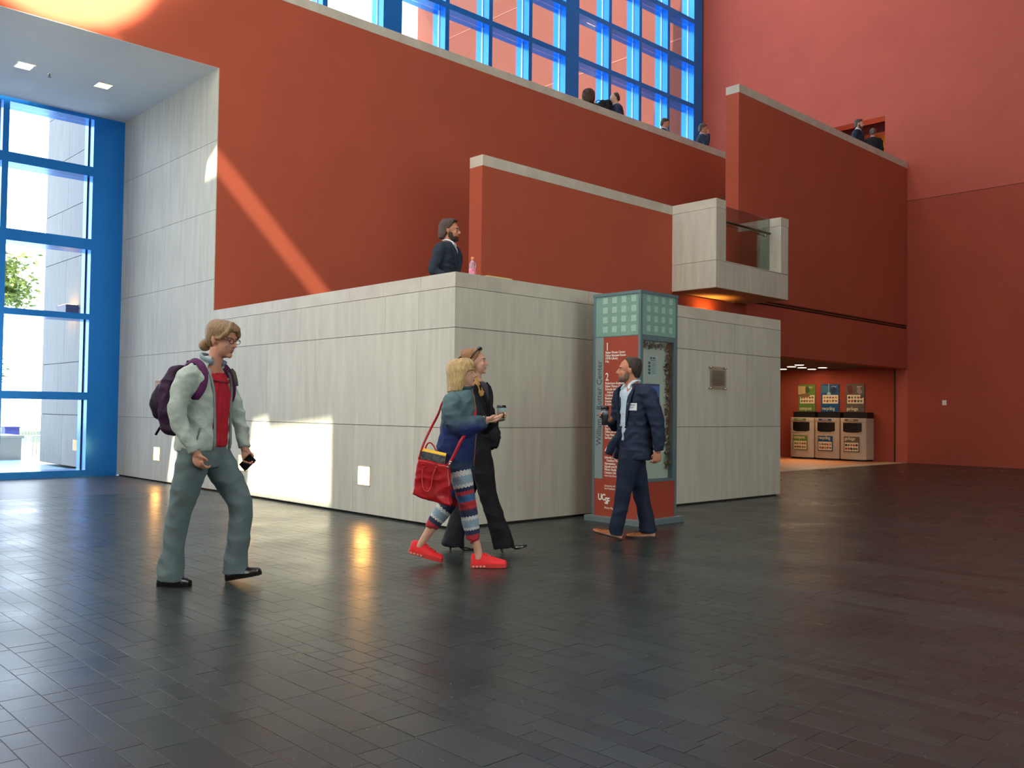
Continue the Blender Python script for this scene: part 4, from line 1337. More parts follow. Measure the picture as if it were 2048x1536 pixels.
# ================= woman with the backpack
A = math.radians(-16)
P = empty('person', (-2.976, -1.072, 0), RZP)
tag(P, 'person with low blond bun, glasses and pale grey fleece over red blouse, walking right', 'person')
hd_ = Head((0.072, 0.0, 1.600), math.radians(-20), math.radians(-10), 1.02)
mb = MB()
hd_.build(mb)
secs = [(1.43, 0.005, 0, 0.062, 0.058), (1.405, -0.005, 0, 0.115, 0.078), (1.37, -0.018, 0, 0.165, 0.095), (1.28, -0.02, 0, 0.172, 0.108), (1.13, -0.022, 0, 0.150, 0.105), (1.0, -0.03, 0, 0.158, 0.108), (0.86, -0.035, 0, 0.165, 0.115)]
torso(mb, [(z, x, y, w-0.012, d-0.014) for z, x, y, w, d in secs], A)
limb(mb, [(0.0, 0, 1.38, 0.062), (0.025, 0, 1.45, 0.048), (0.045, 0, 1.54, 0.050)])
NS, FS = (-0.085, -0.155, 1.355), (0.035, 0.155, 1.355)       # near and far shoulder
limb(mb, [NS+(0.045,), (-0.12, -0.215, 1.23, 0.042), (-0.125, -0.225, 1.10, 0.036), (-0.07, -0.22, 0.97, 0.034), (-0.012, -0.21, 0.865, 0.026), (-0.004, -0.21, 0.84, 0.026)])
limb(mb, [FS+(0.042,), (0.08, 0.20, 1.22, 0.040), (0.122, 0.21, 1.09, 0.034), (0.165, 0.18, 0.96, 0.030), (0.192, 0.16, 0.855, 0.025)])
hand(mb, (-0.006, -0.21, 0.855), (0.28, 0.0, -1), (0.5, 0.9, 0.1), 1, 0.92, 0.75, 0.6)
hand(mb, (0.192, 0.16, 0.865), (0.25, -0.1, -1), (0.6, -0.8, 0.2), -1, 0.9, 0.8, 0.8)
rl = [(-0.055, -0.085, 0.86, 0.09), (-0.10, -0.09, 0.68, 0.075), (-0.155, -0.09, 0.455, 0.052), (-0.185, -0.09, 0.28, 0.046), (-0.20, -0.09, 0.07, 0.032)]
fl = [(0.0, 0.085, 0.86, 0.09), (0.10, 0.085, 0.69, 0.075), (0.192, 0.085, 0.505, 0.052), (0.185, 0.085, 0.32, 0.046), (0.168, 0.085, 0.08, 0.032)]
limb(mb, rl)
limb(mb, fl)
part('body', remesh(mb, 0.0055), SKIN_A, P)
hd_.face(P, brow=(120, 92, 66))
HAIR_B = mat('honey_blond_hair', (158, 126, 88), 0.45, col2=(112, 86, 56), noise_scale=30, stretch=(4, 4, 1), bump=0.5, bump_scale=90)
def bun(mb):
    c = hd_.P(-0.118, -0.012, -0.058)
    mb.ell(c, (0.042, 0.042, 0.040))
    mb.tube([hd_.P(-0.06, 0, 0.0), hd_.P(-0.11, -0.005, -0.045)], [0.05, 0.035], 12)
    # fringe swept across the brow
    for sg in (-1, 1):
        mb.tube([hd_.P(0.045, 0.0, 0.108), hd_.P(0.080, 0.038*sg, 0.078), hd_.P(0.070, 0.064*sg, 0.038), hd_.P(0.040, 0.074*sg, 0.008), hd_.P(0.0, 0.078*sg, 0.0)], [0.022, 0.022, 0.018, 0.013, 0.010], 10)
hd_.hair(P, [(0.126, -0.012, 0.018, 0.018, 0.2), (0.122, -0.012, 0.055, 0.045, 0.2), (0.105, -0.012, 0.086, 0.070, 0.2), (0.08, -0.012, 0.105, 0.084, 0.2), (0.062, -0.012, 0.112, 0.088, 0.093),
             (0.04, -0.014, 0.110, 0.088, 0.062), (0.01, -0.016, 0.104, 0.085, 0.018), (-0.015, -0.018, 0.096, 0.078, -0.022), (-0.045, -0.022, 0.080, 0.062, -0.035), (-0.06, -0.03, 0.06, 0.045, -0.04)], HAIR_B, extra=bun)
mb = MB()
mb.ell(hd_.P(-0.092, -0.028, -0.040), (0.007, 0.007, 0.007))
mb.build('hair_pin', mat('pearl_pin', (230, 226, 220), 0.3), P, smooth=True)
GL = mat('dark_spectacle_frame', (48, 36, 32), 0.3)
for sg in (-1, 1):
    pts = [hd_.P(0.104-0.004*abs(math.cos(t)), 0.031*sg+0.024*math.cos(t), 0.001+0.016*math.sin(t)) for t in np.linspace(0, 2*PI, 15)]
    fr = MB().tube(pts, 0.0020, 6).build('spectacle_rim', GL, P, smooth=True)
    MB().tube([hd_.P(0.101, 0.055*sg, 0.006), hd_.P(0.04, 0.075*sg, 0.008), hd_.P(-0.01, 0.080*sg, 0.004)], 0.0022, 6).build('spectacle_arm', GL, P, smooth=True)
MB().tube([hd_.P(0.102, -0.008, 0.004), hd_.P(0.106, 0, 0.007), hd_.P(0.102, 0.008, 0.004)], 0.0018, 6).build('spectacle_bridge', GL, P, smooth=True)
# red blouse
bl = [(1.375, 0.0, 0, 0.085, 0.082), (1.33, -0.008, 0, 0.138, 0.108), (1.25, -0.012, 0, 0.154, 0.126), (1.13, -0.014, 0, 0.145, 0.130), (1.0, -0.02, 0, 0.142, 0.128), (0.93, -0.024, 0, 0.150, 0.136), (0.895, -0.026, 0, 0.160, 0.128)]
mb = MB()
torso(mb, bl, A)
me = remesh(mb, 0.006)
wrinkle(me, 0.009, (26, 26, 5), 3.0, fine=0.3)
part('blouse', me, cloth('crimson_cotton', (176, 34, 50), 0.8), P)
mb = MB()
for k in range(26):
    ph = -1.0+2.0*k/25
    c = surf(bl, A, 1.352-0.035*math.cos(ph*1.2), ph, 0.004)
    mb.ell(c, (0.009, 0.009, 0.006+0.003*(k % 2)), None, 8, 6)
mb.build('ruffle', mat('dark_crimson', (132, 24, 38), 0.85), P, smooth=True)
# fleece jacket
jk = [(1.485, 0.010, 0, 0.064, 0.062), (1.445, 0.005, 0, 0.082, 0.072), (1.405, -0.008, 0, 0.125, 0.090), (1.37, -0.02, 0, 0.168, 0.108), (1.28, -0.022, 0, 0.174, 0.132), (1.13, -0.026, 0, 0.166, 0.137), (1.0, -0.034, 0, 0.174, 0.150), (0.90, -0.042, 0, 0.188, 0.158), (0.865, -0.047, 0, 0.188, 0.148)]
opn = lambda z: float(np.interp(z, [0.86, 1.0, 1.25, 1.38, 1.42], [0.40, 0.46, 0.52, 0.62, 0.95]))
FLEECE = cloth('pale_grey_fleece', (168, 180, 172), 0.95, bump=0.35, bump_scale=140)
mb = MB()
torso(mb, jk, A, opn, 0.045)
limb(mb, [(-0.05, -0.12, 1.375, 0.058), (-0.095, -0.172, 1.335, 0.066), (-0.125, -0.205, 1.22, 0.061), (-0.130, -0.22, 1.10, 0.056), (-0.085, -0.22, 0.98, 0.050), (-0.028, -0.215, 0.895, 0.042), (-0.016, -0.212, 0.872, 0.041)], 18)
limb(mb, [(0.015, 0.11, 1.375, 0.056), (0.045, 0.165, 1.33, 0.062), (0.082, 0.20, 1.22, 0.056), (0.125, 0.21, 1.09, 0.052), (0.165, 0.185, 0.97, 0.046), (0.188, 0.165, 0.885, 0.039)], 18)
me = remesh(mb, 0.0072, 3)
wrinkle(me, 0.009, (7, 7, 11), 1.3, fine=0.4)
jo = part('jacket', me, FLEECE, P)
for sg in (-1, 1):
    pts = [surf(jk, A, z, sg*(opn(z)+0.03), 0.006) for z in np.linspace(1.40, 0.88, 14)]
    MB().tube(pts, 0.009, 8, 0.6).build('zip_edge', cloth('grey_trim', (122, 136, 132)), P, smooth=True)
pts = [surf(jk, A, 1.475-0.03*math.cos(ph)-0.012, ph, 0.004) for ph in np.linspace(0.75, 2*PI-0.75, 20)]
MB().tube(pts, 0.020, 10, 0.5).build('collar', cloth('grey_blue_collar', (128, 148, 158)), P, smooth=True)
MB().tube([surf(jk, A, z, -1.05-0.02*k, 0.004) for k, z in enumerate(np.linspace(1.02, 0.90, 6))], 0.004, 6).build('pocket_zip', mat('dark_seam', (84, 94, 92), 0.7), P, smooth=True)
# trousers
JEANS = cloth('faded_grey_blue_denim', (98, 114, 116), 0.85, noise_amt=0.16, noise_scale=7)
mb = MB()
torso(mb, [(0.99, -0.03, 0, 0.150, 0.108), (0.92, -0.035, 0, 0.168, 0.125), (0.84, -0.035, 0, 0.172, 0.130), (0.76, -0.035, 0, 0.155, 0.115)], A)
limb(mb, [(-0.055, -0.085, 0.88, 0.110), (-0.095, -0.09, 0.70, 0.098), (-0.150, -0.09, 0.47, 0.076), (-0.180, -0.09, 0.30, 0.072), (-0.195, -0.09, 0.12, 0.084), (-0.198, -0.09, 0.035, 0.090)], 22)
limb(mb, [(-0.01, 0.085, 0.88, 0.110), (0.09, 0.085, 0.70, 0.098), (0.185, 0.085, 0.52, 0.080), (0.188, 0.085, 0.34, 0.074), (0.168, 0.085, 0.14, 0.080), (0.166, 0.085, 0.055, 0.086)], 22)
me = remesh(mb, 0.0072, 3)
wrinkle(me, 0.008, (6, 6, 7.5), 5.1, fine=0.5)
part('trousers', me, JEANS, P)
CLOG = mat('black_clog_leather', (18, 19, 22), 0.22, spec=0.6)
shoe(P, (-0.278, -0.092, 0.0), 0.0, 0.0, 0.215, CLOG, BLACKL, h=0.075, w=0.047, heel_h=0.012, sole_t=0.022, toe=0.75)
shoe(P, (0.108, 0.085, 0.004), 0.0, math.radians(11), 0.235, CLOG, BLACKL, h=0.075, w=0.047, heel_h=0.012, sole_t=0.022, toe=0.75)
PERSON_BW = P
def rel(root, name, loc=(0, 0, 0)):
    """top-level thing placed in the same local frame as a person"""
    o = empty(name, tuple(root.matrix_basis @ Vector(loc)), root.rotation_euler.z)
    return o
bpy.context.view_layer.update()
# backpack
BP = rel(P, 'backpack')
tag(BP, 'dark purple backpack worn on the back of the woman in the grey fleece', 'backpack')
F, L = axes(A)
bc = Vector((-0.03, 0, 0))-F*0.205
PURP = cloth('dark_purple_nylon', (46, 18, 50), 0.6, noise_amt=0.25, noise_scale=5)
PURP2 = cloth('near_black_purple', (30, 18, 38), 0.6)
mb = MB()
bsec = [(1.425, bc.x+0.045*F.x, bc.y+0.045*F.y, 0.075, 0.030), (1.40, bc.x+0.03*F.x, bc.y+0.03*F.y, 0.115, 0.055), (1.32, bc.x, bc.y, 0.130, 0.082), (1.20, bc.x-0.008, bc.y, 0.138, 0.095), (1.08, bc.x, bc.y, 0.138, 0.092), (1.0, bc.x+0.012, bc.y, 0.132, 0.085), (0.965, bc.x+0.02, bc.y, 0.10, 0.055)]
torso(mb, bsec, A, p=2.8)
me = remesh(mb, 0.006, 3)
wrinkle(me, 0.008, (10, 10, 12), 2.2, fine=0.3)
part('bag_body', me, PURP, BP)
mb = MB()
pc = bc-F*0.085
torso(mb, [(1.31, pc.x+0.02, pc.y, 0.085, 0.03), (1.27, pc.x+0.006, pc.y, 0.11, 0.055), (1.17, pc.x-0.012, pc.y, 0.118, 0.072), (1.09, pc.x+0.002, pc.y, 0.112, 0.062), (1.06, pc.x+0.016, pc.y, 0.09, 0.04)], A, p=2.8)
me = remesh(mb, 0.006, 3)
wrinkle(me, 0.006, (10, 10, 12), 4.0)
part('front_pocket', me, PURP2, BP)
ST_ = cloth('purple_strap', (80, 28, 76), 0.7)
mb = MB().tube([Vector(q) for q in catmull([(-0.155, -0.03, 1.425), (-0.085, -0.09, 1.455), (-0.02, -0.13, 1.425), (0.012, -0.15, 1.36), (0.008, -0.168, 1.28), (-0.03, -0.175, 1.215), (-0.10, -0.10, 1.17), (-0.14, -0.05, 1.15)], 4)], 0.023, 10, 0.32)
mb.build('shoulder_strap', ST_, BP, smooth=True)
mb = MB().tube([Vector(q) for q in catmull([(-0.10, 0.09, 1.425), (-0.02, 0.09, 1.46), (0.065, 0.085, 1.42), (0.105, 0.095, 1.34), (0.112, 0.11, 1.25), (0.085, 0.15, 1.18)], 4)], 0.028, 10, 0.32)
mb.build('shoulder_strap', ST_, BP, smooth=True)
MB().tube([(0.098, 0.06, 1.395), (0.122, 0.05, 1.405), (0.142, 0.04, 1.385), (0.155, 0.04, 1.34), (0.162, 0.04, 1.295)], 0.012, 8, 0.25).build('strap_end', cloth('olive_webbing', (84, 84, 74)), BP, smooth=True)
MB().tube([(-0.30, 0.02, 1.075), (-0.325, 0.01, 1.02), (-0.352, 0.0, 0.965)], 0.008, 8, 0.3).build('strap_end', PURP2, BP, smooth=True)
MB().tube([(-0.17, 0.03, 1.42), (-0.165, 0.035, 1.455), (-0.14, 0.045, 1.46), (-0.12, 0.05, 1.43)], 0.008, 8, 0.5).build('grab_loop', PURP2, BP, smooth=True)
PH = rel(P, 'mobile_phone', (0.218, 0.13, 0.785))
tag(PH, 'dark mobile phone held in the far hand of the woman with the backpack', 'phone')
PH.rotation_euler = (math.radians(20), math.radians(48), RZP)
MB().box(-0.032, 0.032, -0.005, 0.005, -0.06, 0.06).build('case', mat('dark_red_case', (48, 26, 28), 0.4), PH, bevel=0.003)
MB().box(-0.028, 0.028, -0.0056, -0.005, -0.054, 0.054).build('screen', mat('black_screen', (10, 10, 12), 0.15), PH)

# ================= woman with red shoes
A = math.radians(-10)
P = empty('person', (-1.229, -1.595, 0), RZP)
tag(P, 'person with blond bob, grey-blue jacket, patterned leggings and bright red sneakers', 'person')
hd_ = Head((-0.012, 0.0, 1.425), math.radians(-8), math.radians(6), 0.90)
mb = MB()
hd_.build(mb, nose=1.03)
torso(mb, [(1.295, 0.0, 0, 0.05, 0.046), (1.27, -0.01, 0, 0.10, 0.065), (1.235, -0.025, 0, 0.140, 0.085), (1.12, -0.03, 0, 0.145, 0.10), (0.95, -0.035, 0, 0.140, 0.105), (0.78, -0.035, 0, 0.145, 0.105), (0.70, -0.03, 0, 0.13, 0.09)], A)
limb(mb, [(-0.01, 0, 1.24, 0.055), (0.0, 0, 1.31, 0.047), (0.0, 0, 1.39, 0.048)])
limb(mb, [(-0.06, -0.135, 1.225, 0.042), (-0.055, -0.18, 1.12, 0.040), (-0.02, -0.20, 1.02, 0.036), (0.06, -0.15, 1.045, 0.032), (0.155, -0.06, 1.083, 0.024), (0.17, -0.045, 1.088, 0.024)])
limb(mb, [(-0.04, 0.135, 1.225, 0.042), (0.0, 0.18, 1.12, 0.040), (0.03, 0.20, 1.02, 0.034), (0.10, 0.18, 1.04, 0.028), (0.175, 0.16, 1.075, 0.024)])
hand(mb, (0.165, -0.05, 1.088), (1, 0.55, 0.10), (0.1, 0.2, 1), 1, 0.86, 0.22, 0.2)
hand(mb, (0.17, 0.16, 1.073), (0.95, 0.1, 0.15), (0, -0.4, 1), -1, 0.84, 0.3, 0.3)
nl = [(-0.02, -0.08, 0.74, 0.078), (0.015, -0.085, 0.60, 0.066), (0.042, -0.085, 0.46, 0.048), (0.068, -0.085, 0.33, 0.044), (0.098, -0.085, 0.21, 0.036), (0.125, -0.085, 0.12, 0.029), (0.128, -0.085, 0.06, 0.032)]
bl_ = [(-0.03, 0.08, 0.74, 0.078), (-0.07, 0.08, 0.60, 0.066), (-0.105, 0.08, 0.46, 0.048), (-0.175, 0.08, 0.35, 0.046), (-0.25, 0.08, 0.24, 0.036), (-0.305, 0.08, 0.155, 0.028), (-0.335, 0.08, 0.115, 0.03)]
limb(mb, nl)
limb(mb, bl_)
part('body', remesh(mb, 0.0055), SKIN_B, P)
hd_.face(P, brow=(150, 120, 84), lip=(168, 84, 84))
BLOND = mat('golden_blond_hair', (214, 184, 128), 0.4, col2=(160, 126, 76), noise_scale=26, stretch=(5, 5, 0.7), bump=0.6, bump_scale=80)
hd_.hair(P, [(0.132, -0.01, 0.02, 0.02, 0.3), (0.128, -0.01, 0.062, 0.052, 0.3), (0.112, -0.01, 0.094, 0.078, 0.3), (0.085, -0.012, 0.114, 0.094, 0.3), (0.055, -0.014, 0.120, 0.100, 0.108),
             (0.028, -0.016, 0.122, 0.103, 0.100), (0.012, -0.018, 0.120, 0.103, 0.060), (-0.02, -0.022, 0.116, 0.103, 0.036), (-0.06, -0.026, 0.112, 0.102, 0.030), (-0.10, -0.030, 0.108, 0.098, 0.022), (-0.132, -0.036, 0.108, 0.092, 0.004), (-0.140, -0.04, 0.10, 0.085, -0.01)],
         BLOND, amp=0.006, scale=(28, 28, 6))
MB().tube([hd_.P(-0.035, -0.07, 0.088), hd_.P(-0.012, -0.05, 0.128), hd_.P(0.0, -0.03, 0.140), hd_.P(0.0, 0.03, 0.140), hd_.P(-0.012, 0.06, 0.118)], 0.007, 8, 0.6).build('hair_band', mat('dark_brown_shell', (66, 44, 34), 0.3), P, smooth=True)
MB().ell(hd_.P(-0.004, -0.085, -0.045), (0.006, 0.006, 0.006)).build('earring', mat('pearl_pin', (230, 226, 220), 0.3), P, smooth=True)
jk = [(1.325, 0.004, 0, 0.056, 0.052), (1.30, 0.0, 0, 0.074, 0.064), (1.27, -0.012, 0, 0.125, 0.085), (1.235, -0.025, 0, 0.162, 0.104), (1.12, -0.032, 0, 0.172, 0.128), (1.0, -0.036, 0, 0.170, 0.135), (0.88, -0.050, 0, 0.178, 0.142), (0.78, -0.048, 0, 0.175, 0.134), (0.700, -0.040, 0, 0.165, 0.122)]
def dip_mat():
    m = cloth('dip_dyed_jacket', (82, 104, 108), 0.8)
    N, Lk = m.node_tree.nodes, m.node_tree.links
    b = N['Principled BSDF']
    tc = N.new('ShaderNodeTexCoord')
    sx = N.new('ShaderNodeSeparateXYZ')
    Lk.new(tc.outputs['Object'], sx.inputs[0])
    nz = N.new('ShaderNodeTexNoise')
    nz.inputs['Scale'].default_value = 6
    Lk.new(tc.outputs['Object'], nz.inputs['Vector'])
    ad = N.new('ShaderNodeMath')
    ad.operation = 'MULTIPLY_ADD'
    ad.inputs[1].default_value = 0.14
    Lk.new(nz.outputs[0], ad.inputs[0])
    Lk.new(sx.outputs[2], ad.inputs[2])
    rp = N.new('ShaderNodeValToRGB')
    e = rp.color_ramp.elements
    e[0].position, e[0].color = 0.0, srgb(44, 62, 84)
    e[1].position, e[1].color = 1.0, srgb(84, 108, 112)
    for p_, c_ in ((0.14, (48, 66, 86)), (0.24, (30, 44, 92)), (0.60, (34, 46, 98)), (0.74, (66, 86, 98))):
        q = rp.color_ramp.elements.new(p_)
        q.color = srgb(*c_)
    mr = N.new('ShaderNodeMapRange')
    mr.inputs[1].default_value, mr.inputs[2].default_value = 0.74, 1.30
    Lk.new(ad.outputs[0], mr.inputs[0])
    Lk.new(mr.outputs[0], rp.inputs[0])
    Lk.new(rp.outputs[0], b.inputs['Base Color'])
    return m
mb = MB()
torso(mb, jk, A)
limb(mb, [(-0.05, -0.11, 1.245, 0.060), (-0.08, -0.155, 1.205, 0.070), (-0.075, -0.185, 1.12, 0.070), (-0.035, -0.20, 1.04, 0.070), (0.02, -0.175, 1.022, 0.068), (0.09, -0.12, 1.050, 0.062), (0.135, -0.08, 1.070, 0.048), (0.143, -0.072, 1.074, 0.044)], 18)
limb(mb, [(-0.03, 0.11, 1.24, 0.060), (-0.04, 0.16, 1.19, 0.068), (0.0, 0.19, 1.10, 0.062), (0.035, 0.20, 1.02, 0.058), (0.10, 0.18, 1.04, 0.052), (0.155, 0.165, 1.065, 0.042)], 18)
me = remesh(mb, 0.0072, 3)
wrinkle(me, 0.011, (9, 9, 14), 7.7, fine=0.25)
part('jacket', me, dip_mat(), P)
pts = [surf(jk, A, z, -0.12, 0.005) for z in np.linspace(1.30, 0.73, 14)]
MB().tube(pts, 0.006, 6, 0.6).build('zip', mat('dull_copper_zip', (132, 84, 66), 0.4, metal=0.4), P, smooth=True)
pts = [surf(jk, A, 1.318, ph, 0.004) for ph in np.linspace(0.4, 2*PI-0.4, 18)]
MB().tube(pts, 0.015, 8, 0.6).build('collar', cloth('teal_grey_collar', (62, 82, 86)), P, smooth=True)
mb = MB().tube([(0.166+0.0*t, -0.05+0.030*math.cos(t), 1.089+0.027*math.sin(t)) for t in np.linspace(0, 2*PI, 13)], 0.0045, 6)
mb.build('bracelet', mat('dark_bead', (46, 26, 28), 0.4), P, smooth=True)
mb = MB().tube([(0.152, -0.062+0.030*math.cos(t), 1.084+0.027*math.sin(t)) for t in np.linspace(0, 2*PI, 13)], 0.0035, 6)
mb.build('bracelet', mat('pearl_pin', (230, 226, 220), 0.3), P, smooth=True)

def nordic_mat():
    m = bpy.data.materials.new('nordic_knit')
    m.use_nodes = True
    N, Lk = m.node_tree.nodes, m.node_tree.links
    b = N['Principled BSDF']
    b.inputs['Roughness'].default_value = 0.9
    def attr(nm):
        a = N.new('ShaderNodeAttribute')
        a.attribute_name = nm
        return a.outputs['Fac']
    def mth(op, a, c=None):
        n = N.new('ShaderNodeMath')
        n.operation = op
        for i, v in enumerate((a, c)):
            if v is None:
                continue
            if isinstance(v, (int, float)):
                n.inputs[i].default_value = v
            else:
                Lk.new(v, n.inputs[i])
        return n.outputs[0]
    s, w_ = attr('along'), attr('around')
    tri = mth('PINGPONG', mth('MULTIPLY', w_, 34.0), 1.0)       # zigzag 0..1
    zz = mth('ADD', s, mth('MULTIPLY', mth('SUBTRACT', tri, 0.5), 0.009))
    dark = {'W': (206, 204, 200), 'N': (28, 40, 74), 'B': (52, 96, 150), 'R': (178, 34, 40), 'G': (140, 164, 178), 'K': (96, 30, 44)}
    #  position along the leg from the hem (metres) -> colour
    bands = [(0.000, 'R'), (0.036, 'N'), (0.070, 'W'), (0.090, 'G'), (0.145, 'W'), (0.170, 'N'), (0.215, 'K'), (0.226, 'R'), (0.280, 'B'), (0.330, 'R'), (0.358, 'N'), (0.385, 'W'), (0.410, 'G'), (0.470, 'W'), (0.505, 'N')]
    rp = N.new('ShaderNodeValToRGB')
    rp.color_ramp.interpolation = 'CONSTANT'
    T_ = 0.55
    el = rp.color_ramp.elements
    el[0].position, el[0].color = 0, srgb(*dark['R'])
    el[1].position, el[1].color = bands[1][0]/T_, srgb(*dark[bands[1][1]])
    for p_, c_ in bands[2:]:
        el.new(p_/T_).color = srgb(*dark[c_])
    Lk.new(mth('DIVIDE', zz, T_), rp.inputs[0])
    # little lozenges over the light and blue bands
    cell = mth('PINGPONG', mth('MULTIPLY', w_, 40.0), 1.0)
    cel2 = mth('PINGPONG', mth('MULTIPLY', s, 100.0), 1.0)
    dd = mth('ABSOLUTE', mth('SUBTRACT', cell, cel2))
    lo = mth('LESS_THAN', dd, 0.16)
    mx = N.new('ShaderNodeMix')
    mx.data_type = 'RGBA'
    mx.inputs['B'].default_value = srgb(70, 84, 104)
    Lk.new(rp.outputs[0], mx.inputs['A'])
    Lk.new(mth('MULTIPLY', lo, 0.45), mx.inputs['Factor'])
    Lk.new(mx.outputs['Result'], b.inputs['Base Color'])
    return m
NLEG = [(-0.035, -0.075, 0.80, 0.080), (-0.005, -0.085, 0.66, 0.080), (0.036, -0.085, 0.48, 0.067), (0.062, -0.085, 0.35, 0.064), (0.084, -0.085, 0.225, 0.052), (0.086, -0.085, 0.21, 0.050)]
BLEG = [(-0.035, 0.08, 0.80, 0.090), (-0.06, 0.08, 0.64, 0.084), (-0.10, 0.08, 0.47, 0.066), (-0.165, 0.08, 0.375, 0.062), (-0.230, 0.08, 0.283, 0.050), (-0.237, 0.08, 0.272, 0.049)]
mb = MB()
limb(mb, NLEG, 22)
limb(mb, BLEG, 22)
torso(mb, [(0.86, -0.035, 0, 0.12, 0.085), (0.80, -0.04, 0, 0.13, 0.088), (0.72, -0.035, 0, 0.125, 0.080)], A)
me = remesh(mb, 0.0055, 2)
wrinkle(me, 0.004, (10, 10, 18), 3.3)
n_ = len(me.vertices)
co = np.empty(n_*3)
me.vertices.foreach_get('co', co)
co = co.reshape(-1, 3)
best = np.full(n_, 1e9)
al = np.zeros(n_)
ar = np.zeros(n_)
for leg in (NLEG, BLEG):
    q = np.array(catmull(leg, 6))[:, :3][::-1]
    acc = 0.0
    for i in range(len(q)-1):
        a_, b_ = q[i], q[i+1]
        d_ = b_-a_
        ln = np.linalg.norm(d_)
        t_ = np.clip(((co-a_) @ d_)/(ln*ln), 0, 1)
        pr = a_+t_[:, None]*d_
        dist = np.linalg.norm(co-pr, axis=1)
        m_ = dist < best
        best[m_] = dist[m_]
        al[m_] = (acc+t_*ln)[m_]
        v_ = co-pr
        ar[m_] = (np.arctan2(v_[:, 1], v_[:, 0])/(2*PI))[m_]
        acc += ln
for nm, arr in (('along', al), ('around', ar)):
    at = me.attributes.new(nm, 'FLOAT', 'POINT')
    at.data.foreach_set('value', arr.astype(np.float32))
part('leggings', me, nordic_mat(), P)
SNK = mat('bright_red_mesh', (232, 26, 36), 0.55, noise_amt=0.08, noise_scale=60, bump=0.3, bump_scale=300)
SNS = mat('red_rubber_sole', (206, 60, 56), 0.4)
SNL = mat('coral_laces', (255, 70, 64), 0.6)
shoe(P, (0.074, -0.085, 0.0), 0.0, math.radians(1), 0.262, SNK, SNS, h=0.080, w=0.045, heel_h=0.045*0.5, sole_t=0.022, toe=0.75, laces=SNL, sneaker=True)
shoe(P, (-0.405, 0.08, 0.075), 0.0, math.radians(-15), 0.262, SNK, SNS, h=0.080, w=0.045, heel_h=0.045*0.5, sole_t=0.022, toe=0.75, laces=SNL, sneaker=True)
# red handbag with a book
HB = rel(P, 'handbag')
tag(HB, 'red leather tote bag hanging by long straps beside the patterned leggings', 'bag')
REDL = mat('red_leather', (166, 22, 30), 0.32, spec=0.5, noise_amt=0.18, noise_scale=9, bump=0.15, bump_scale=60)
mb = MB()
y0, y1 = -0.285, -0.185
outl = [(-0.312, 0.806), (-0.235, 0.788), (-0.16, 0.768), (-0.085, 0.752), (-0.070, 0.62), (-0.068, 0.462), (-0.12, 0.468), (-0.20, 0.494), (-0.28, 0.522), (-0.345, 0.548), (-0.335, 0.63), (-0.322, 0.72)]
bs = []
for k, (t_, sc_) in enumerate(((0, 0.93), (0.15, 1.0), (0.5, 1.02), (0.85, 1.0), (1, 0.93))):
    cx, cz = -0.205, 0.64
    bs.append([(cx+(x-cx)*sc_, y0+(y1-y0)*t_-(0.012 if t_ in (0, 0.15) and z < 0.6 else 0), cz+(z-cz)*sc_) for x, z in outl])
k = len(outl)
vs = [v for r in bs for v in r]
fs = [(i*k+j, i*k+(j+1) % k, (i+1)*k+(j+1) % k, (i+1)*k+j) for i in range(4) for j in range(k)]+[tuple(range(k-1, -1, -1)), tuple(range(4*k, 5*k))]
mb.add(vs, fs)
me = remesh(mb, 0.005, 4)
wrinkle(me, 0.010, (7, 7, 9), 8.2, fine=0.4)
part('bag_body', me, REDL, HB)
REDS = mat('red_strap_leather', (188, 24, 34), 0.4)
MB().tube([Vector(q) for q in catmull([(-0.300, y0+0.02, 0.80), (-0.275, y0+0.03, 0.90), (-0.225, y0+0.08, 1.02), (-0.185, -0.08, 1.12), (-0.155, 0.02, 1.22), (-0.09, 0.10, 1.285), (-0.02, 0.09, 1.27)], 4)], 0.011, 8, 0.35).build('strap', REDS, HB, smooth=True)
MB().tube([Vector(q) for q in catmull([(-0.095, y0+0.01, 0.752), (-0.055, y0+0.025, 0.82), (0.0, -0.245, 0.94), (0.045, -0.18, 1.01), (0.09, -0.05, 1.14), (0.06, 0.06, 1.26)], 4)], 0.014, 8, 0.35).build('strap', REDS, HB, smooth=True)
MB().tube([Vector(q) for q in catmull([(-0.27, y0-0.004, 0.755), (-0.275, y0-0.012, 0.66), (-0.262, y0-0.02, 0.59), (-0.235, y0-0.022, 0.572), (-0.212, y0-0.02, 0.60), (-0.20, y0-0.014, 0.68), (-0.175, y0-0.006, 0.752)], 4)], 0.008, 8, 0.5).build('handle', REDS, HB, smooth=True)
MB().tube([Vector(q) for q in catmull([(-0.27, y1, 0.79), (-0.262, y1-0.01, 0.88), (-0.235, y1-0.01, 0.915), (-0.20, y1-0.01, 0.885), (-0.165, y1-0.005, 0.80)], 4)], 0.008, 8, 0.5).build('handle', REDS, HB, smooth=True)
for (bx_, bz_) in ((-0.27, 0.755), (-0.178, 0.755)):
    MB().tube([(bx_+0.012*math.cos(t), y0-0.012, bz_+0.014*math.sin(t)) for t in np.linspace(0, 2*PI, 11)], 0.0035, 6).build('buckle', REDS, HB, smooth=True)
MB().cyl((-0.092, y0-0.004, 0.745), (-0.070, y0+0.006, 0.79), 0.005, n=8).ell((-0.092, y0-0.002, 0.745), (0.009, 0.006, 0.009)).ell((-0.074, y0+0.002, 0.783), (0.010, 0.006, 0.007)).build('snap_hook', CHROME, HB, smooth=True)
BK = rel(P, 'book', (-0.205, -0.235, 0.808))
tag(BK, 'grey patterned book with a yellow top edge sticking out of the red tote bag', 'book')
BK.rotation_euler = (math.radians(16), math.radians(12), RZP)
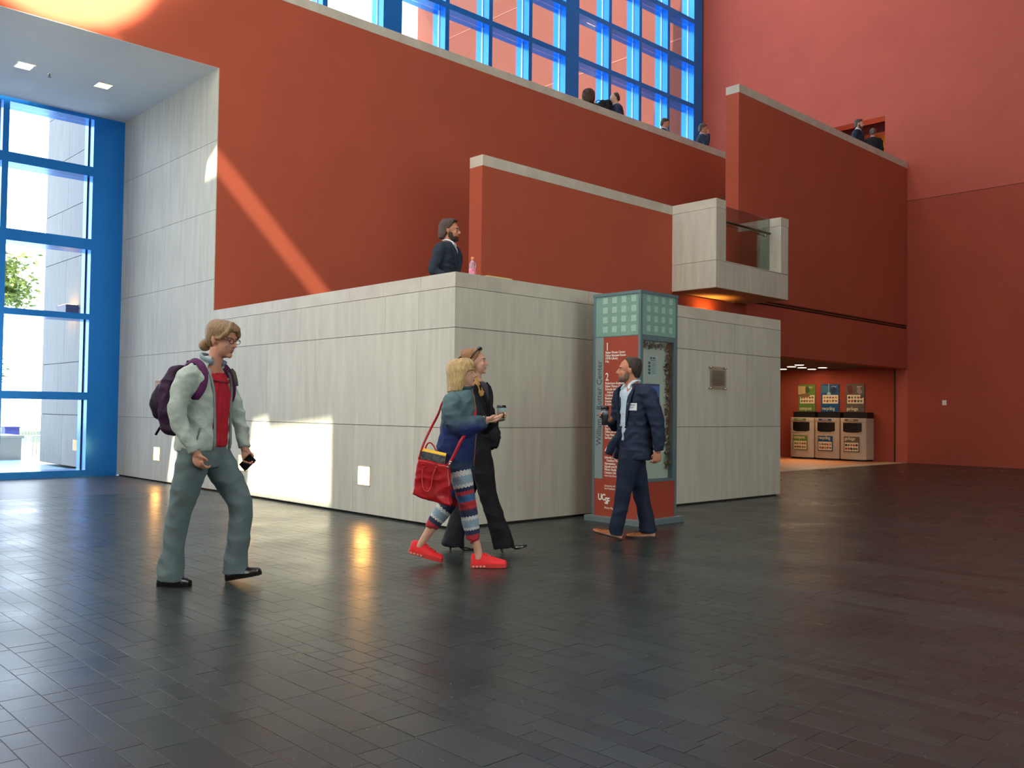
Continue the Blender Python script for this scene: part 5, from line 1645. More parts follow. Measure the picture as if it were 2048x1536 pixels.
MB().box(-0.088, 0.088, -0.034, -0.029, -0.12, 0.043).box(-0.088, 0.088, 0.029, 0.034, -0.12, 0.043).box(-0.090, -0.086, -0.034, 0.034, -0.12, 0.043).build('cover', mat('grey_patterned_cover', (120, 128, 130), 0.5, col2=(44, 48, 52), noise_scale=38), BK)
MB().box(-0.085, 0.088, -0.029, 0.029, -0.12, 0.046).build('pages', mat('yellow_page_edge', (240, 192, 52), 0.6), BK)

# ================= woman in the dark suit
A = math.radians(-20)
P = empty('person', (-0.746, -1.154, 0), RZP)
tag(P, 'person in black suit, sunglasses pushed up on reddish blond hair', 'person')
hd_ = Head((0.006, 0.0, 1.552), math.radians(-6), math.radians(5), 0.93)
mb = MB()
hd_.build(mb)
torso(mb, [(1.41, 0.02, 0, 0.05, 0.046), (1.38, 0.012, 0, 0.10, 0.065), (1.34, 0.008, 0, 0.145, 0.085), (1.22, 0.01, 0, 0.145, 0.10), (1.05, 0.02, 0, 0.135, 0.095), (0.85, 0.025, 0, 0.150, 0.105)], A)
limb(mb, [(0.0, 0, 1.36, 0.055), (0.012, 0, 1.43, 0.047), (0.012, 0, 1.51, 0.048)])
limb(mb, [(-0.04, -0.15, 1.32, 0.042), (0.02, -0.20, 1.17, 0.040), (0.09, -0.26, 1.02, 0.036), (0.15, -0.34, 1.06, 0.030), (0.195, -0.40, 1.095, 0.024)])
limb(mb, [(0.05, 0.15, 1.32, 0.042), (0.09, 0.18, 1.12, 0.040), (0.13, 0.17, 0.95, 0.034), (0.12, 0.10, 0.88, 0.026)])
hand(mb, (0.192, -0.395, 1.092), (1.0, -0.45, 0.25), (-0.3, -0.9, 0.1), -1, 0.84, 0.60, 0.2)
hand(mb, (0.12, 0.10, 0.88), (0.0, -1, -0.6), (-1, 0, 0), -1, 0.84, 0.5, 0.5)
limb(mb, [(0.035, -0.08, 0.84, 0.085), (0.09, -0.08, 0.65, 0.07), (0.135, -0.08, 0.46, 0.048), (0.20, -0.08, 0.27, 0.042), (0.262, -0.08, 0.09, 0.028)])
limb(mb, [(0.02, 0.08, 0.84, 0.085), (-0.02, 0.08, 0.65, 0.07), (-0.06, 0.08, 0.44, 0.048), (-0.115, 0.08, 0.25, 0.042), (-0.165, 0.08, 0.09, 0.028)])
part('body', remesh(mb, 0.0055), SKIN_B, P)
hd_.face(P, brow=(120, 84, 56), lip=(178, 98, 98))
AUB = mat('reddish_blond_hair', (176, 122, 68), 0.4, col2=(112, 72, 40), noise_scale=26, stretch=(5, 5, 0.8), bump=0.5, bump_scale=80)
YEL = mat('yellow_blond_ends', (204, 160, 78), 0.45, col2=(140, 100, 44), noise_scale=26, stretch=(5, 5, 0.8), bump=0.5, bump_scale=80)
def back_volume(mb):
    mb.ell(hd_.P(-0.085, 0, 0.055), (0.050, 0.055, 0.062))
    for sg in (-1, 1):
        mb.tube([hd_.P(-0.02, 0.075*sg, 0.02), hd_.P(-0.03, 0.078*sg, -0.06), hd_.P(-0.02, 0.075*sg, -0.13)], [0.026, 0.028, 0.03], 10)
hd_.hair(P, [(0.122, -0.012, 0.02, 0.02, 0.3), (0.118, -0.012, 0.060, 0.048, 0.3), (0.10, -0.014, 0.088, 0.074, 0.066), (0.075, -0.016, 0.104, 0.086, 0.052), (0.04, -0.018, 0.108, 0.088, 0.032), (0.01, -0.02, 0.104, 0.086, 0.012), (-0.03, -0.024, 0.098, 0.080, -0.012), (-0.08, -0.03, 0.085, 0.074, -0.02), (-0.12, -0.03, 0.07, 0.07, -0.02)],
         AUB, extra=back_volume, amp=0.005, scale=(26, 26, 7))
mb = MB()
for (pts, r_) in (([(-0.03, -0.075, 1.44), (-0.015, -0.095, 1.37), (0.035, -0.105, 1.31), (0.06, -0.10, 1.27)], 0.036), ([(0.02, 0.07, 1.44), (0.055, 0.075, 1.37), (0.095, 0.07, 1.315)], 0.032), ([(0.0, -0.09, 1.42), (0.03, -0.11, 1.35), (0.07, -0.10, 1.29)], 0.028)):
    mb.tube([Vector(q) for q in catmull(pts, 4)], r_, 10)
me = remesh(mb, 0.005, 2)
wrinkle(me, 0.009, (24, 24, 9), 2.0)
part('long_hair', me, YEL, P)
for sg in (-1, 1):
    MB().ell(hd_.P(0.050, 0.034*sg, 0.112), (0.020, 0.026, 0.016), (0, -0.9, 0)).build('sunglass_lens', mat('smoke_lens', (12, 12, 14), 0.08, spec=0.8), P, smooth=True)
    MB().tube([hd_.P(0.05, 0.060*sg, 0.108), hd_.P(0.015, 0.088*sg, 0.08), hd_.P(-0.03, 0.096*sg, 0.02)], 0.0045, 6).build('sunglass_arm', mat('black_plastic', (14, 14, 15), 0.25), P, smooth=True)
BSUIT = cloth('black_suiting', (24, 24, 30), 0.75)
jk = [(1.40, 0.018, 0, 0.075, 0.062), (1.375, 0.010, 0, 0.120, 0.082), (1.34, 0.006, 0, 0.162, 0.10), (1.22, 0.012, 0, 0.162, 0.12), (1.07, 0.022, 0, 0.150, 0.112), (0.95, 0.03, 0, 0.165, 0.122), (0.86, 0.035, 0, 0.175, 0.128), (0.835, 0.035, 0, 0.172, 0.126)]
opn = lambda z: float(np.interp(z, [1.10, 1.25, 1.38, 1.40], [0.03, 0.22, 0.62, 0.9]))
mb = MB()
torso(mb, jk, A, opn, 0.04)
limb(mb, [(-0.01, -0.12, 1.335, 0.060), (-0.04, -0.17, 1.30, 0.066), (0.02, -0.205, 1.16, 0.060), (0.09, -0.265, 1.02, 0.056), (0.14, -0.33, 1.052, 0.048), (0.180, -0.38, 1.082, 0.040)], 18)
limb(mb, [(0.04, 0.12, 1.335, 0.060), (0.075, 0.165, 1.27, 0.064), (0.12, 0.18, 1.10, 0.060), (0.165, 0.165, 0.945, 0.058), (0.15, 0.13, 0.90, 0.050)], 18)
limb(mb, [(0.10, -0.02, 1.0, 0.08), (0.155, -0.02, 0.91, 0.072), (0.14, -0.02, 0.87, 0.06)], 18)
me = remesh(mb, 0.0072, 3)
wrinkle(me, 0.008, (8, 8, 13), 9.9, fine=0.3)
part('jacket', me, BSUIT, P)
top = [(1.395, 0.018, 0, 0.060, 0.054), (1.36, 0.008, 0, 0.140, 0.092), (1.22, 0.012, 0, 0.150, 0.110), (1.07, 0.022, 0, 0.140, 0.10), (1.0, 0.022, 0, 0.13, 0.09)]
mb = MB()
torso(mb, top, A)
part('blouse', remesh(mb, 0.0065, 2), cloth('slate_blouse', (70, 70, 84), 0.6), P)
for sg in (-1, 1):
    pts = [surf(jk, A, z, sg*(opn(z)+0.06), 0.006) for z in np.linspace(1.385, 1.10, 9)]
    MB().tube(pts, [0.014, 0.02, 0.024, 0.024, 0.022, 0.018, 0.014, 0.010, 0.006], 8, 0.3).build('lapel', BSUIT, P, smooth=True)
MB().ell(surf(jk, A, 1.27, 0.75, 0.0), (0.014, 0.014, 0.022)).build('brooch', mat('teal_brooch', (24, 118, 128), 0.4), P, smooth=True)
mb = MB()
torso(mb, [(0.93, 0.028, 0, 0.14, 0.10), (0.86, 0.03, 0, 0.158, 0.115), (0.76, 0.03, 0, 0.150, 0.108)], A)
limb(mb, [(0.045, -0.08, 0.85, 0.100), (0.085, -0.08, 0.67, 0.092), (0.130, -0.08, 0.47, 0.072), (0.190, -0.08, 0.29, 0.074), (0.252, -0.08, 0.10, 0.086), (0.262, -0.08, 0.050, 0.086)], 22)
limb(mb, [(0.02, 0.08, 0.85, 0.100), (-0.02, 0.08, 0.66, 0.092), (-0.065, 0.08, 0.44, 0.076), (-0.115, 0.08, 0.26, 0.078), (-0.155, 0.08, 0.09, 0.092), (-0.160, 0.08, 0.035, 0.094)], 22)
me = remesh(mb, 0.0072, 3)
wrinkle(me, 0.008, (6, 6, 7), 6.6, fine=0.3)
part('trousers', me, BSUIT, P)
PUMP = mat('black_patent', (14, 14, 16), 0.15, spec=0.6)
shoe(P, (0.235, -0.08, 0.0), 0.0, math.radians(16), 0.225, PUMP, BLACKL, h=0.05, w=0.036, heel_h=0.055, sole_t=0.006, toe=0.25)
shoe(P, (-0.20, 0.08, 0.0), 0.0, 0.0, 0.215, PUMP, BLACKL, h=0.05, w=0.036, heel_h=0.055, sole_t=0.006, toe=0.25)
CU = rel(P, 'coffee_cup', (0.232, -0.435, 1.085))
tag(CU, 'pale paper coffee cup with brown sleeve and black lid, before the two women', 'cup')
MB().lathe([(0.027, 0.0), (0.036, 0.09), (0.037, 0.094)], n=22).build('paper_cup', mat('pale_paper_cup', (176, 204, 204), 0.5), CU, smooth=True)
MB().lathe([(0.0295, 0.012), (0.0345, 0.058)], n=22).build('sleeve', mat('brown_card_sleeve', (136, 112, 82), 0.8), CU, smooth=True)
MB().lathe([(0.038, 0.092), (0.039, 0.097), (0.036, 0.100), (0.034, 0.112), (0.030, 0.112)], n=22).build('lid', mat('black_lid', (24, 22, 22), 0.3), CU, smooth=True)

# ================= man in the navy suit
A = math.radians(208)
P = empty('person', (0.858, -1.500, 0), RZP)
tag(P, 'bearded person in navy suit, pale blue shirt and brown shoes walking left past the pillar', 'person')
hd_ = Head((-0.022, 0.0, 1.540), math.radians(178), math.radians(1), 0.98)
mb = MB()
hd_.build(mb, chin=1.1)
torso(mb, [(1.405, 0.015, 0, 0.062, 0.056), (1.375, 0.022, 0, 0.125, 0.08), (1.335, 0.028, 0, 0.175, 0.10), (1.20, 0.03, 0, 0.18, 0.112), (1.0, 0.03, 0, 0.165, 0.11), (0.80, 0.02, 0, 0.165, 0.11)], A)
limb(mb, [(0.02, 0, 1.35, 0.070), (0.010, 0, 1.42, 0.060), (-0.005, 0, 1.50, 0.060)])
limb(mb, [(0.11, -0.165, 1.32, 0.052), (0.165, -0.20, 1.18, 0.048), (0.20, -0.21, 1.06, 0.040), (0.215, -0.21, 0.94, 0.036), (0.216, -0.205, 0.82, 0.028), (0.216, -0.205, 0.80, 0.028)])
limb(mb, [(-0.06, 0.165, 1.32, 0.052), (-0.08, 0.20, 1.16, 0.048), (-0.10, 0.20, 1.03, 0.040), (-0.15, 0.14, 1.06, 0.034), (-0.19, 0.09, 1.095, 0.028)])
hand(mb, (0.216, -0.205, 0.805), (-0.05, 0.05, -1), (-0.3, 1, 0), -1, 1.0, 1.0, 0.9)
hand(mb, (-0.185, 0.085, 1.090), (-0.8, -0.25, 0.45), (0.3, -0.9, 0.0), -1, 0.98, 0.62, 0.4)
limb(mb, [(0.0, -0.09, 0.80, 0.09), (-0.04, -0.09, 0.62, 0.076), (-0.078, -0.09, 0.44, 0.055), (-0.105, -0.09, 0.27, 0.048), (-0.138, -0.09, 0.09, 0.036)])
limb(mb, [(0.03, 0.09, 0.80, 0.09), (0.07, 0.09, 0.62, 0.076), (0.11, 0.09, 0.42, 0.055), (0.15, 0.09, 0.26, 0.048), (0.175, 0.09, 0.09, 0.036)])
part('body', remesh(mb, 0.0055), SKIN_C, P)
hd_.face(P, brow=(52, 38, 30), lip=(150, 84, 76))
DKH = mat('dark_brown_hair', (66, 50, 40), 0.5, col2=(34, 26, 22), noise_scale=30, stretch=(4, 4, 1), bump=0.5, bump_scale=90)
hd_.hair(P, [(0.124, -0.02, 0.02, 0.02, 0.3), (0.121, -0.022, 0.050, 0.045, 0.03), (0.106, -0.02, 0.082, 0.068, 0.036), (0.08, -0.02, 0.097, 0.083, 0.018), (0.05, -0.02, 0.102, 0.086, 0.010), (0.02, -0.022, 0.100, 0.084, 0.006), (-0.005, -0.03, 0.090, 0.078, -0.018), (-0.04, -0.034, 0.078, 0.066, -0.036), (-0.07, -0.04, 0.060, 0.05, -0.05)], DKH, amp=0.004)
def beard(hd_, P, col, nm, full=1.0):
    mb = MB()
    hd_.ell(mb, (0.040, 0, -0.080), (0.055, 0.054, 0.038*full), 18, 12)
    hd_.ell(mb, (0.076, 0, -0.097), (0.022, 0.026, 0.020*full))
    hd_.ell(mb, (0.085, 0, -0.047), (0.012, 0.024, 0.006))
    for sg in (-1, 1):
        hd_.ell(mb, (0.022, 0.050*sg, -0.052), (0.030, 0.014, 0.042))
        hd_.ell(mb, (0.076, 0.022*sg, -0.064), (0.010, 0.007, 0.020))
    me = remesh(mb, 0.004, 3)
    wrinkle(me, 0.002, (60, 60, 60), 1.0)
    part('beard', me, mat(nm, col, 0.85, noise_amt=0.25, noise_scale=70), P)
beard(hd_, P, (112, 88, 74), 'greying_stubble', 0.92)
NAVY = cloth('navy_suiting', (34, 44, 66), 0.75, noise_amt=0.08)
jk = [(1.415, 0.022, 0, 0.086, 0.070), (1.39, 0.024, 0, 0.130, 0.088), (1.355, 0.030, 0, 0.188, 0.108), (1.30, 0.032, 0, 0.208, 0.122), (1.20, 0.034, 0, 0.208, 0.130), (1.06, 0.036, 0, 0.196, 0.128), (0.93, 0.034, 0, 0.198, 0.134), (0.82, 0.028, 0, 0.206, 0.142), (0.745, 0.022, 0, 0.212, 0.146), (0.730, 0.022, 0, 0.210, 0.145)]
opn = lambda z: float(np.interp(z, [0.72, 0.86, 0.95, 1.05, 1.30, 1.40, 1.42], [0.34, 0.12, 0.07, 0.13, 0.34, 0.62, 1.0]))
mb = MB()
torso(mb, jk, A, opn, 0.05)
limb(mb, [(0.08, -0.13, 1.345, 0.070), (0.128, -0.185, 1.315, 0.078), (0.175, -0.215, 1.19, 0.070), (0.208, -0.22, 1.06, 0.064), (0.222, -0.215, 0.94, 0.058), (0.222, -0.208, 0.835, 0.050), (0.222, -0.207, 0.815, 0.049)], 18)
limb(mb, [(-0.04, 0.13, 1.345, 0.070), (-0.075, 0.185, 1.30, 0.076), (-0.09, 0.205, 1.16, 0.068), (-0.112, 0.20, 1.035, 0.062), (-0.145, 0.15, 1.055, 0.052), (-0.172, 0.105, 1.080, 0.046)], 18)
# the far jacket front swings open
F, L = axes(A)
pf = [surf(jk, A, z, -0.18, 0.0) for z in (1.0, 0.92, 0.84, 0.77)]
mb.tube([pf[0], pf[1]+Vector((-0.03, 0, 0)), pf[2]+Vector((-0.065, 0, 0)), pf[3]+Vector((-0.085, 0, 0))], [0.035, 0.045, 0.05, 0.045], 12, 0.5)
me = remesh(mb, 0.0072, 3)
wrinkle(me, 0.009, (8, 8, 13), 12.5, fine=0.25)
part('jacket', me, NAVY, P)
sh = [(1.41, 0.02, 0, 0.060, 0.056), (1.385, 0.024, 0, 0.105, 0.074), (1.33, 0.03, 0, 0.180, 0.108), (1.20, 0.033, 0, 0.188, 0.118), (1.05, 0.034, 0, 0.182, 0.122), (0.90, 0.03, 0, 0.180, 0.124), (0.80, 0.02, 0, 0.170, 0.112)]
SHIRT = cloth('pale_blue_shirt', (190, 210, 222), 0.75, noise_amt=0.05)
mb = MB()
torso(mb, sh, A)
me = remesh(mb, 0.006, 2)
wrinkle(me, 0.005, (16, 16, 8), 1.1)
part('shirt', me, SHIRT, P)
for z in (1.30, 1.22, 1.14, 1.06, 0.98):
    MB().ell(surf(sh, A, z, 0.0, 0.003), (0.005, 0.005, 0.005)).build('shirt_button', mat('pearl_pin', (230, 226, 220), 0.3), P, smooth=True)
for sg in (-1, 1):
    c0 = surf(sh, A, 1.425, sg*2.4, 0.004)+Vector((0, 0, 0.02))
    c1 = surf(sh, A, 1.425, sg*1.2, 0.006)+Vector((0, 0, 0.018))
    c2 = surf(sh, A, 1.405, sg*0.45, 0.014)
    c3 = surf(sh, A, 1.365, sg*0.42, 0.016)
    MB().tube([Vector(q) for q in catmull([c0, c1, c2, c3], 4)], [0.012]*5+[0.015]*5+[0.014, 0.011, 0.004], 10, 0.35).build('shirt_collar', SHIRT, P, smooth=True)
    pts = [surf(jk, A, z, sg*(opn(z)+0.10), 0.007) for z in np.linspace(1.405, 1.04, 11)]
    MB().tube(pts, [0.012, 0.018, 0.026, 0.034, 0.038, 0.034, 0.030, 0.026, 0.020, 0.014, 0.006], 10, 0.22).build('lapel', NAVY, P, smooth=True)
bd = surf(jk, A, 1.205, 0.60, 0.006)
nb = empty('name_badge', bd)
nb.parent = P
nb.rotation_euler = (0, 0, A+PI/2+0.42)
MB().box(-0.048, 0.048, -0.002, 0.002, -0.033, 0.033).build('badge_card', mat('badge_white', (214, 222, 226), 0.5), nb)
MB().box(-0.034, 0.030, -0.003, -0.002, 0.012, 0.018).box(-0.022, 0.02, -0.003, -0.002, -0.004, -0.001).box(-0.018, 0.016, -0.003, -0.002, -0.012, -0.009).build('badge_print', INK, nb)
MB().ell(surf(jk, A, 1.02, 0.2, 0.004), (0.008, 0.008, 0.008)).build('jacket_button', BLACKL, P, smooth=True)
NAVT = cloth('navy_trousers', (32, 42, 62), 0.78, noise_amt=0.08)
mb = MB()
torso(mb, [(0.90, 0.02, 0, 0.165, 0.118), (0.82, 0.02, 0, 0.172, 0.122), (0.74, 0.018, 0, 0.165, 0.115)], A)
limb(mb, [(0.0, -0.09, 0.82, 0.108), (-0.035, -0.09, 0.64, 0.096), (-0.070, -0.09, 0.44, 0.074), (-0.100, -0.09, 0.28, 0.066), (-0.138, -0.09, 0.10, 0.066), (-0.145, -0.09, 0.045, 0.066)], 22)
limb(mb, [(0.03, 0.09, 0.82, 0.108), (0.068, 0.09, 0.64, 0.096), (0.110, 0.09, 0.42, 0.076), (0.145, 0.09, 0.26, 0.070), (0.175, 0.09, 0.10, 0.076), (0.178, 0.09, 0.055, 0.078)], 22)
me = remesh(mb, 0.0072, 3)
wrinkle(me, 0.008, (6, 6, 7), 15.5, fine=0.4)
part('trousers', me, NAVT, P)
TAN = mat('tan_leather', (158, 92, 52), 0.3, spec=0.5, noise_amt=0.15, noise_scale=12)
TANS = mat('dark_heel_sole', (44, 30, 24), 0.5)
shoe(P, (-0.085, -0.09, 0.0), PI, math.radians(15), 0.275, TAN, TANS, h=0.072, w=0.046, heel_h=0.02, sole_t=0.012, toe=0.4, laces=mat('brown_laces', (70, 44, 30), 0.8))
shoe(P, (0.248, 0.09, 0.0), PI, 0.0, 0.270, TAN, TANS, h=0.072, w=0.046, heel_h=0.02, sole_t=0.012, toe=0.4, laces=mat('brown_laces', (70, 44, 30), 0.8))
CU = rel(P, 'travel_mug', (-0.235, 0.035, 1.035))
tag(CU, 'dark cup with black lid in the hand of the man in navy suit', 'cup')
MB().lathe([(0.029, 0.0), (0.030, 0.06), (0.036, 0.072), (0.037, 0.150)], n=22).build('mug_body', mat('dark_grey_mug', (52, 54, 60), 0.3), CU, smooth=True)
MB().lathe([(0.0375, 0.09), (0.038, 0.13)], n=22).build('band', mat('silver_grey_band', (112, 122, 136), 0.35), CU, smooth=True)
MB().lathe([(0.039, 0.150), (0.040, 0.158), (0.036, 0.172), (0.028, 0.174)], n=22).build('lid', mat('black_lid', (24, 22, 22), 0.3), CU, smooth=True)

# ================= simpler figures on the upper levels and behind the parapet
def figure(loc, facing, height, spec):
    """standing suited person; spec holds colours, head turn and arm poses. Local frame: +X = facing direction, z up, metres at 1.75 m height"""
    k = height/1.75
    P = empty('person', loc, facing)
    A = 0.0
    lean = spec.get('lean', 0.0)
    def S(secs):
        return [(z*k, (x+lean*max(0, z-0.9))*k, y*k, w*k, d*k) for z, x, y, w, d in secs]
    def Lm(mb, keys, n=14):
        limb(mb, [((x+lean*max(0, z-0.9))*k, y*k, z*k, r*k) for x, y, z, r in keys], n)
    def V(p):
        return ((p[0]+lean*max(0, p[2]-0.9))*k, p[1]*k, p[2]*k)
    hd_ = Head(V(spec.get('head', (0.025, 0, 1.632))), spec.get('yaw', 0), spec.get('pitch', 0), k*spec.get('hs', 1.0))
    lod = spec.get('vox', 0.006)
    mb = MB()
    hd_.build(mb)
    torso(mb, S([(1.485, 0.0, 0, 0.060, 0.055), (1.46, 0, 0, 0.12, 0.075), (1.42, 0, 0, 0.17, 0.095), (1.28, 0.0, 0, 0.175, 0.11), (1.08, 0.0, 0, 0.155, 0.105), (0.86, 0.0, 0, 0.16, 0.11)]), A)
    Lm(mb, [(0, 0, 1.43, 0.066), (0.006, 0, 1.50, 0.056), (0.012, 0, 1.59, 0.056)])
    arms = spec.get('arms', {})
    NA = {'L': [(0.0, 0.19, 1.40), (-0.02, 0.235, 1.14), (0.06, 0.23, 0.90)], 'R': [(0.0, -0.19, 1.40), (-0.02, -0.235, 1.14), (0.06, -0.23, 0.90)]}
    NA.update(arms)
    for sd, (a, b, c) in NA.items():
        sg = 1 if sd == 'L' else -1
        Lm(mb, [a+(0.048,), tuple((np.array(a)+np.array(b))/2)+(0.044,), b+(0.038,), tuple((np.array(b)+np.array(c))/2)+(0.034,), c+(0.026,)])
        dv = Vector(c)-Vector(b)
        hand(mb, V(c), dv, spec.get('palm'+sd, (0.3, -sg, 0)), -sg, k, spec.get('curl', 0.5), 0.4)
    for sg in (-1, 1):
        Lm(mb, [(0, 0.09*sg, 0.86, 0.088), (0.01, 0.095*sg, 0.68, 0.074), (0.01, 0.095*sg, 0.47, 0.054), (0.0, 0.095*sg, 0.28, 0.046), (0, 0.095*sg, 0.08, 0.034)])
    part('body', remesh(mb, lod), spec['skin'], P)
    hd_.face(P, brow=spec.get('brow', (52, 38, 30)), lip=(150, 88, 80))
    hm, kind = spec['hair']
    if kind == 'short':
        lv = [(0.124, -0.012, 0.02, 0.02, 0.3), (0.121, -0.012, 0.058, 0.048, 0.3), (0.106, -0.012, 0.088, 0.072, 0.074), (0.08, -0.014, 0.103, 0.086, 0.066), (0.055, -0.016, 0.106, 0.088, 0.040), (0.02, -0.018, 0.103, 0.085, 0.010), (-0.01, -0.026, 0.092, 0.079, -0.018), (-0.05, -0.032, 0.078, 0.066, -0.036), (-0.075, -0.036, 0.062, 0.05, -0.045)]
        ex = None
    elif kind == 'balding':
        lv = [(0.118, -0.045, 0.02, 0.02, 0.3), (0.112, -0.045, 0.045, 0.040, 0.0), (0.095, -0.03, 0.078, 0.070, 0.0), (0.07, -0.022, 0.095, 0.083, 0.0), (0.04, -0.02, 0.100, 0.086, 0.0), (0.01, -0.022, 0.098, 0.083, -0.002), (-0.02, -0.028, 0.088, 0.077, -0.02), (-0.05, -0.032, 0.076, 0.064, -0.036), (-0.07, -0.038, 0.060, 0.05, -0.045)]
        ex = None
    elif kind == 'swept':
        lv = [(0.128, -0.012, 0.02, 0.02, 0.3), (0.124, -0.012, 0.062, 0.052, 0.3), (0.108, -0.012, 0.094, 0.078, 0.070), (0.08, -0.016, 0.108, 0.090, 0.052), (0.05, -0.02, 0.112, 0.092, 0.034), (0.02, -0.024, 0.112, 0.088, 0.014), (-0.02, -0.034, 0.102, 0.080, -0.012), (-0.06, -0.046, 0.088, 0.072, -0.035), (-0.09, -0.052, 0.072, 0.060, -0.05)]
        ex = None
    else:
        lv = [(0.145, -0.012, 0.02, 0.02, 0.3), (0.138, -0.012, 0.080, 0.070, 0.3), (0.10, -0.02, 0.125, 0.115, 0.075), (0.04, -0.03, 0.145, 0.135, 0.045), (-0.03, -0.035, 0.145, 0.135, 0.030), (-0.10, -0.04, 0.135, 0.125, 0.015), (-0.16, -0.045, 0.11, 0.11, 0.0)]
        ex = None
    hd_.hair(P, lv, hm, amp=0.004 if kind != 'curly' else 0.028, vox=0.005 if lod < 0.007 else 0.007, scale=(28, 28, 12) if kind != 'curly' else (26, 26, 26))
    if spec.get('beard'):
        beard(hd_, P, spec['beard'], 'beard_%d' % spec['beard'][0], 1.1)
    jk = S([(1.50, 0.0, 0, 0.080, 0.068), (1.475, 0, 0, 0.125, 0.085), (1.44, 0, 0, 0.188, 0.106), (1.38, 0, 0, 0.208, 0.120), (1.26, 0.0, 0, 0.206, 0.130), (1.10, 0.0, 0, 0.190, 0.125), (0.95, 0.0, 0, 0.195, 0.132), (0.82, 0.0, 0, 0.205, 0.140), (0.78, 0.0, 0, 0.205, 0.140)])
    opn = lambda z: float(np.interp(z/k, [0.76, 1.05, 1.12, 1.38, 1.48, 1.50], [0.12, 0.06, 0.10, 0.38, 0.66, 1.0]))
    mb = MB()
    torso(mb, jk, A, opn, 0.045)
    for sd, (a, b, c) in NA.items():
        sg = 1 if sd == 'L' else -1
        a2 = (a[0], a[1]*0.75, a[2]+0.02)
        m1 = tuple((np.array(a)+np.array(b))/2)
        m2 = tuple((np.array(b)+np.array(c))/2)
        c2 = tuple(np.array(c)*0.93+np.array(b)*0.07)
        Lm(mb, [a2+(0.070,), (a[0], a[1]*1.03, a[2]-0.03, 0.074), m1+(0.066,), b+(0.060,), m2+(0.055,), c2+(0.046,)], 16)
    me = remesh(mb, 0.0075, 3)
    wrinkle(me, 0.008, (8, 8, 13), 20+loc[0], fine=0.25)
    part('jacket', me, spec['suit'], P)
    mb = MB()
    torso(mb, S([(1.495, 0.0, 0, 0.058, 0.054), (1.465, 0.0, 0, 0.11, 0.076), (1.42, 0, 0, 0.18, 0.105), (1.26, 0.0, 0, 0.185, 0.116), (1.05, 0.0, 0, 0.175, 0.115), (0.85, 0, 0, 0.17, 0.115)]), A)
    part('shirt', remesh(mb, 0.008, 2), spec['shirt'], P)
    for sg in (-1, 1):
        cs = S([(1.53, 0.004, 0, 0.060, 0.058), (1.50, 0.002, 0, 0.068, 0.062), (1.40, 0.0, 0, 0.150, 0.100)])
        c0, c1, c2, c3 = surf(cs, A, 1.525*k, sg*3.0, 0.003), surf(cs, A, 1.52*k, sg*1.5, 0.005), surf(cs, A, 1.495*k, sg*0.5, 0.010), surf(cs, A, 1.455*k, sg*0.42, 0.018)
        MB().tube([Vector(q) for q in catmull([c0, c1, c2, c3], 3)], [0.013*k]*7+[0.013*k, 0.010*k, 0.004*k], 8, 0.35).build('shirt_collar', spec['shirt'], P, smooth=True)
        pts = [surf(jk, A, z*k, sg*(opn(z*k)+0.09), 0.006) for z in np.linspace(1.48, 1.12, 9)]
        MB().tube(pts, [0.012*k, 0.020*k, 0.030*k, 0.036*k, 0.034*k, 0.028*k, 0.022*k, 0.014*k, 0.006*k], 8, 0.22).build('lapel', spec['suit'], P, smooth=True)
    if spec.get('tie'):
        pts = [surf(S([(1.495, 0.0, 0, 0.058, 0.054), (1.42, 0, 0, 0.18, 0.105), (1.0, 0.0, 0, 0.185, 0.116)]), A, z*k, 0, 0.012) for z in np.linspace(1.47, 1.05, 8)]
        MB().tube(pts, [0.016, 0.012, 0.018, 0.022, 0.026, 0.028, 0.03, 0.008], 8, 0.3).build('tie', spec['tie'], P, smooth=True)
    mb = MB()
    torso(mb, S([(0.98, 0, 0, 0.15, 0.105), (0.88, 0, 0, 0.170, 0.122), (0.80, 0, 0, 0.165, 0.115)]), A)
    for sg in (-1, 1):
        Lm(mb, [(0, 0.09*sg, 0.88, 0.104), (0.01, 0.095*sg, 0.68, 0.092), (0.01, 0.095*sg, 0.46, 0.076), (0.0, 0.095*sg, 0.26, 0.070), (0, 0.095*sg, 0.04, 0.072)], 16)
    part('trousers', remesh(mb, 0.010, 2), spec.get('pants', spec['suit']), P)
    for sg in (-1, 1):
        shoe(P, (-0.075*k, 0.095*sg*k, 0), 0.08*sg, 0, 0.27*k, BLACKL, BLACKL, w=0.045)
    return P, hd_
CHAR = cloth('charcoal_navy_suiting', (40, 50, 62), 0.8)
WSH = cloth('white_shirt', (222, 224, 226), 0.75, noise_amt=0.03)
BRH = mat('brown_hair', (84, 66, 50), 0.5, col2=(48, 36, 28), noise_scale=30, stretch=(4, 4, 1), bump=0.4, bump_scale=90)
P, _ = figure((0.83, 1.17, 1.55), RZP+math.radians(-12), 1.755, dict(skin=SKIN_C, hair=(BRH, 'swept'), beard=(58, 42, 34), suit=CHAR, shirt=WSH, yaw=math.radians(0), pitch=math.radians(-2), vox=0.0048, hs=1.04, lean=0.03,
    arms={'R': [(-0.03, -0.19, 1.40), (-0.07, -0.26, 1.15), (0.12, -0.24, 1.02)], 'L': [(0.0, 0.19, 1.40), (0.02, 0.25, 1.15), (0.2, 0.18, 1.02)]}))
tag(P, 'bearded person in dark blazer and white shirt behind the stone parapet, facing right', 'person')
UP = 6.35
P, _ = figure((8.69, 6.08, UP), RZP+math.radians(95), 1.69, dict(skin=SKIN_B, hair=(mat('dark_curly_hair', (74, 52, 36), 0.7, noise_amt=0.4, noise_scale=40), 'curly'), suit=BSUIT, shirt=WSH, vox=0.009))
tag(P, 'person with bushy dark curly hair, only the head showing above the walkway coping', 'person')
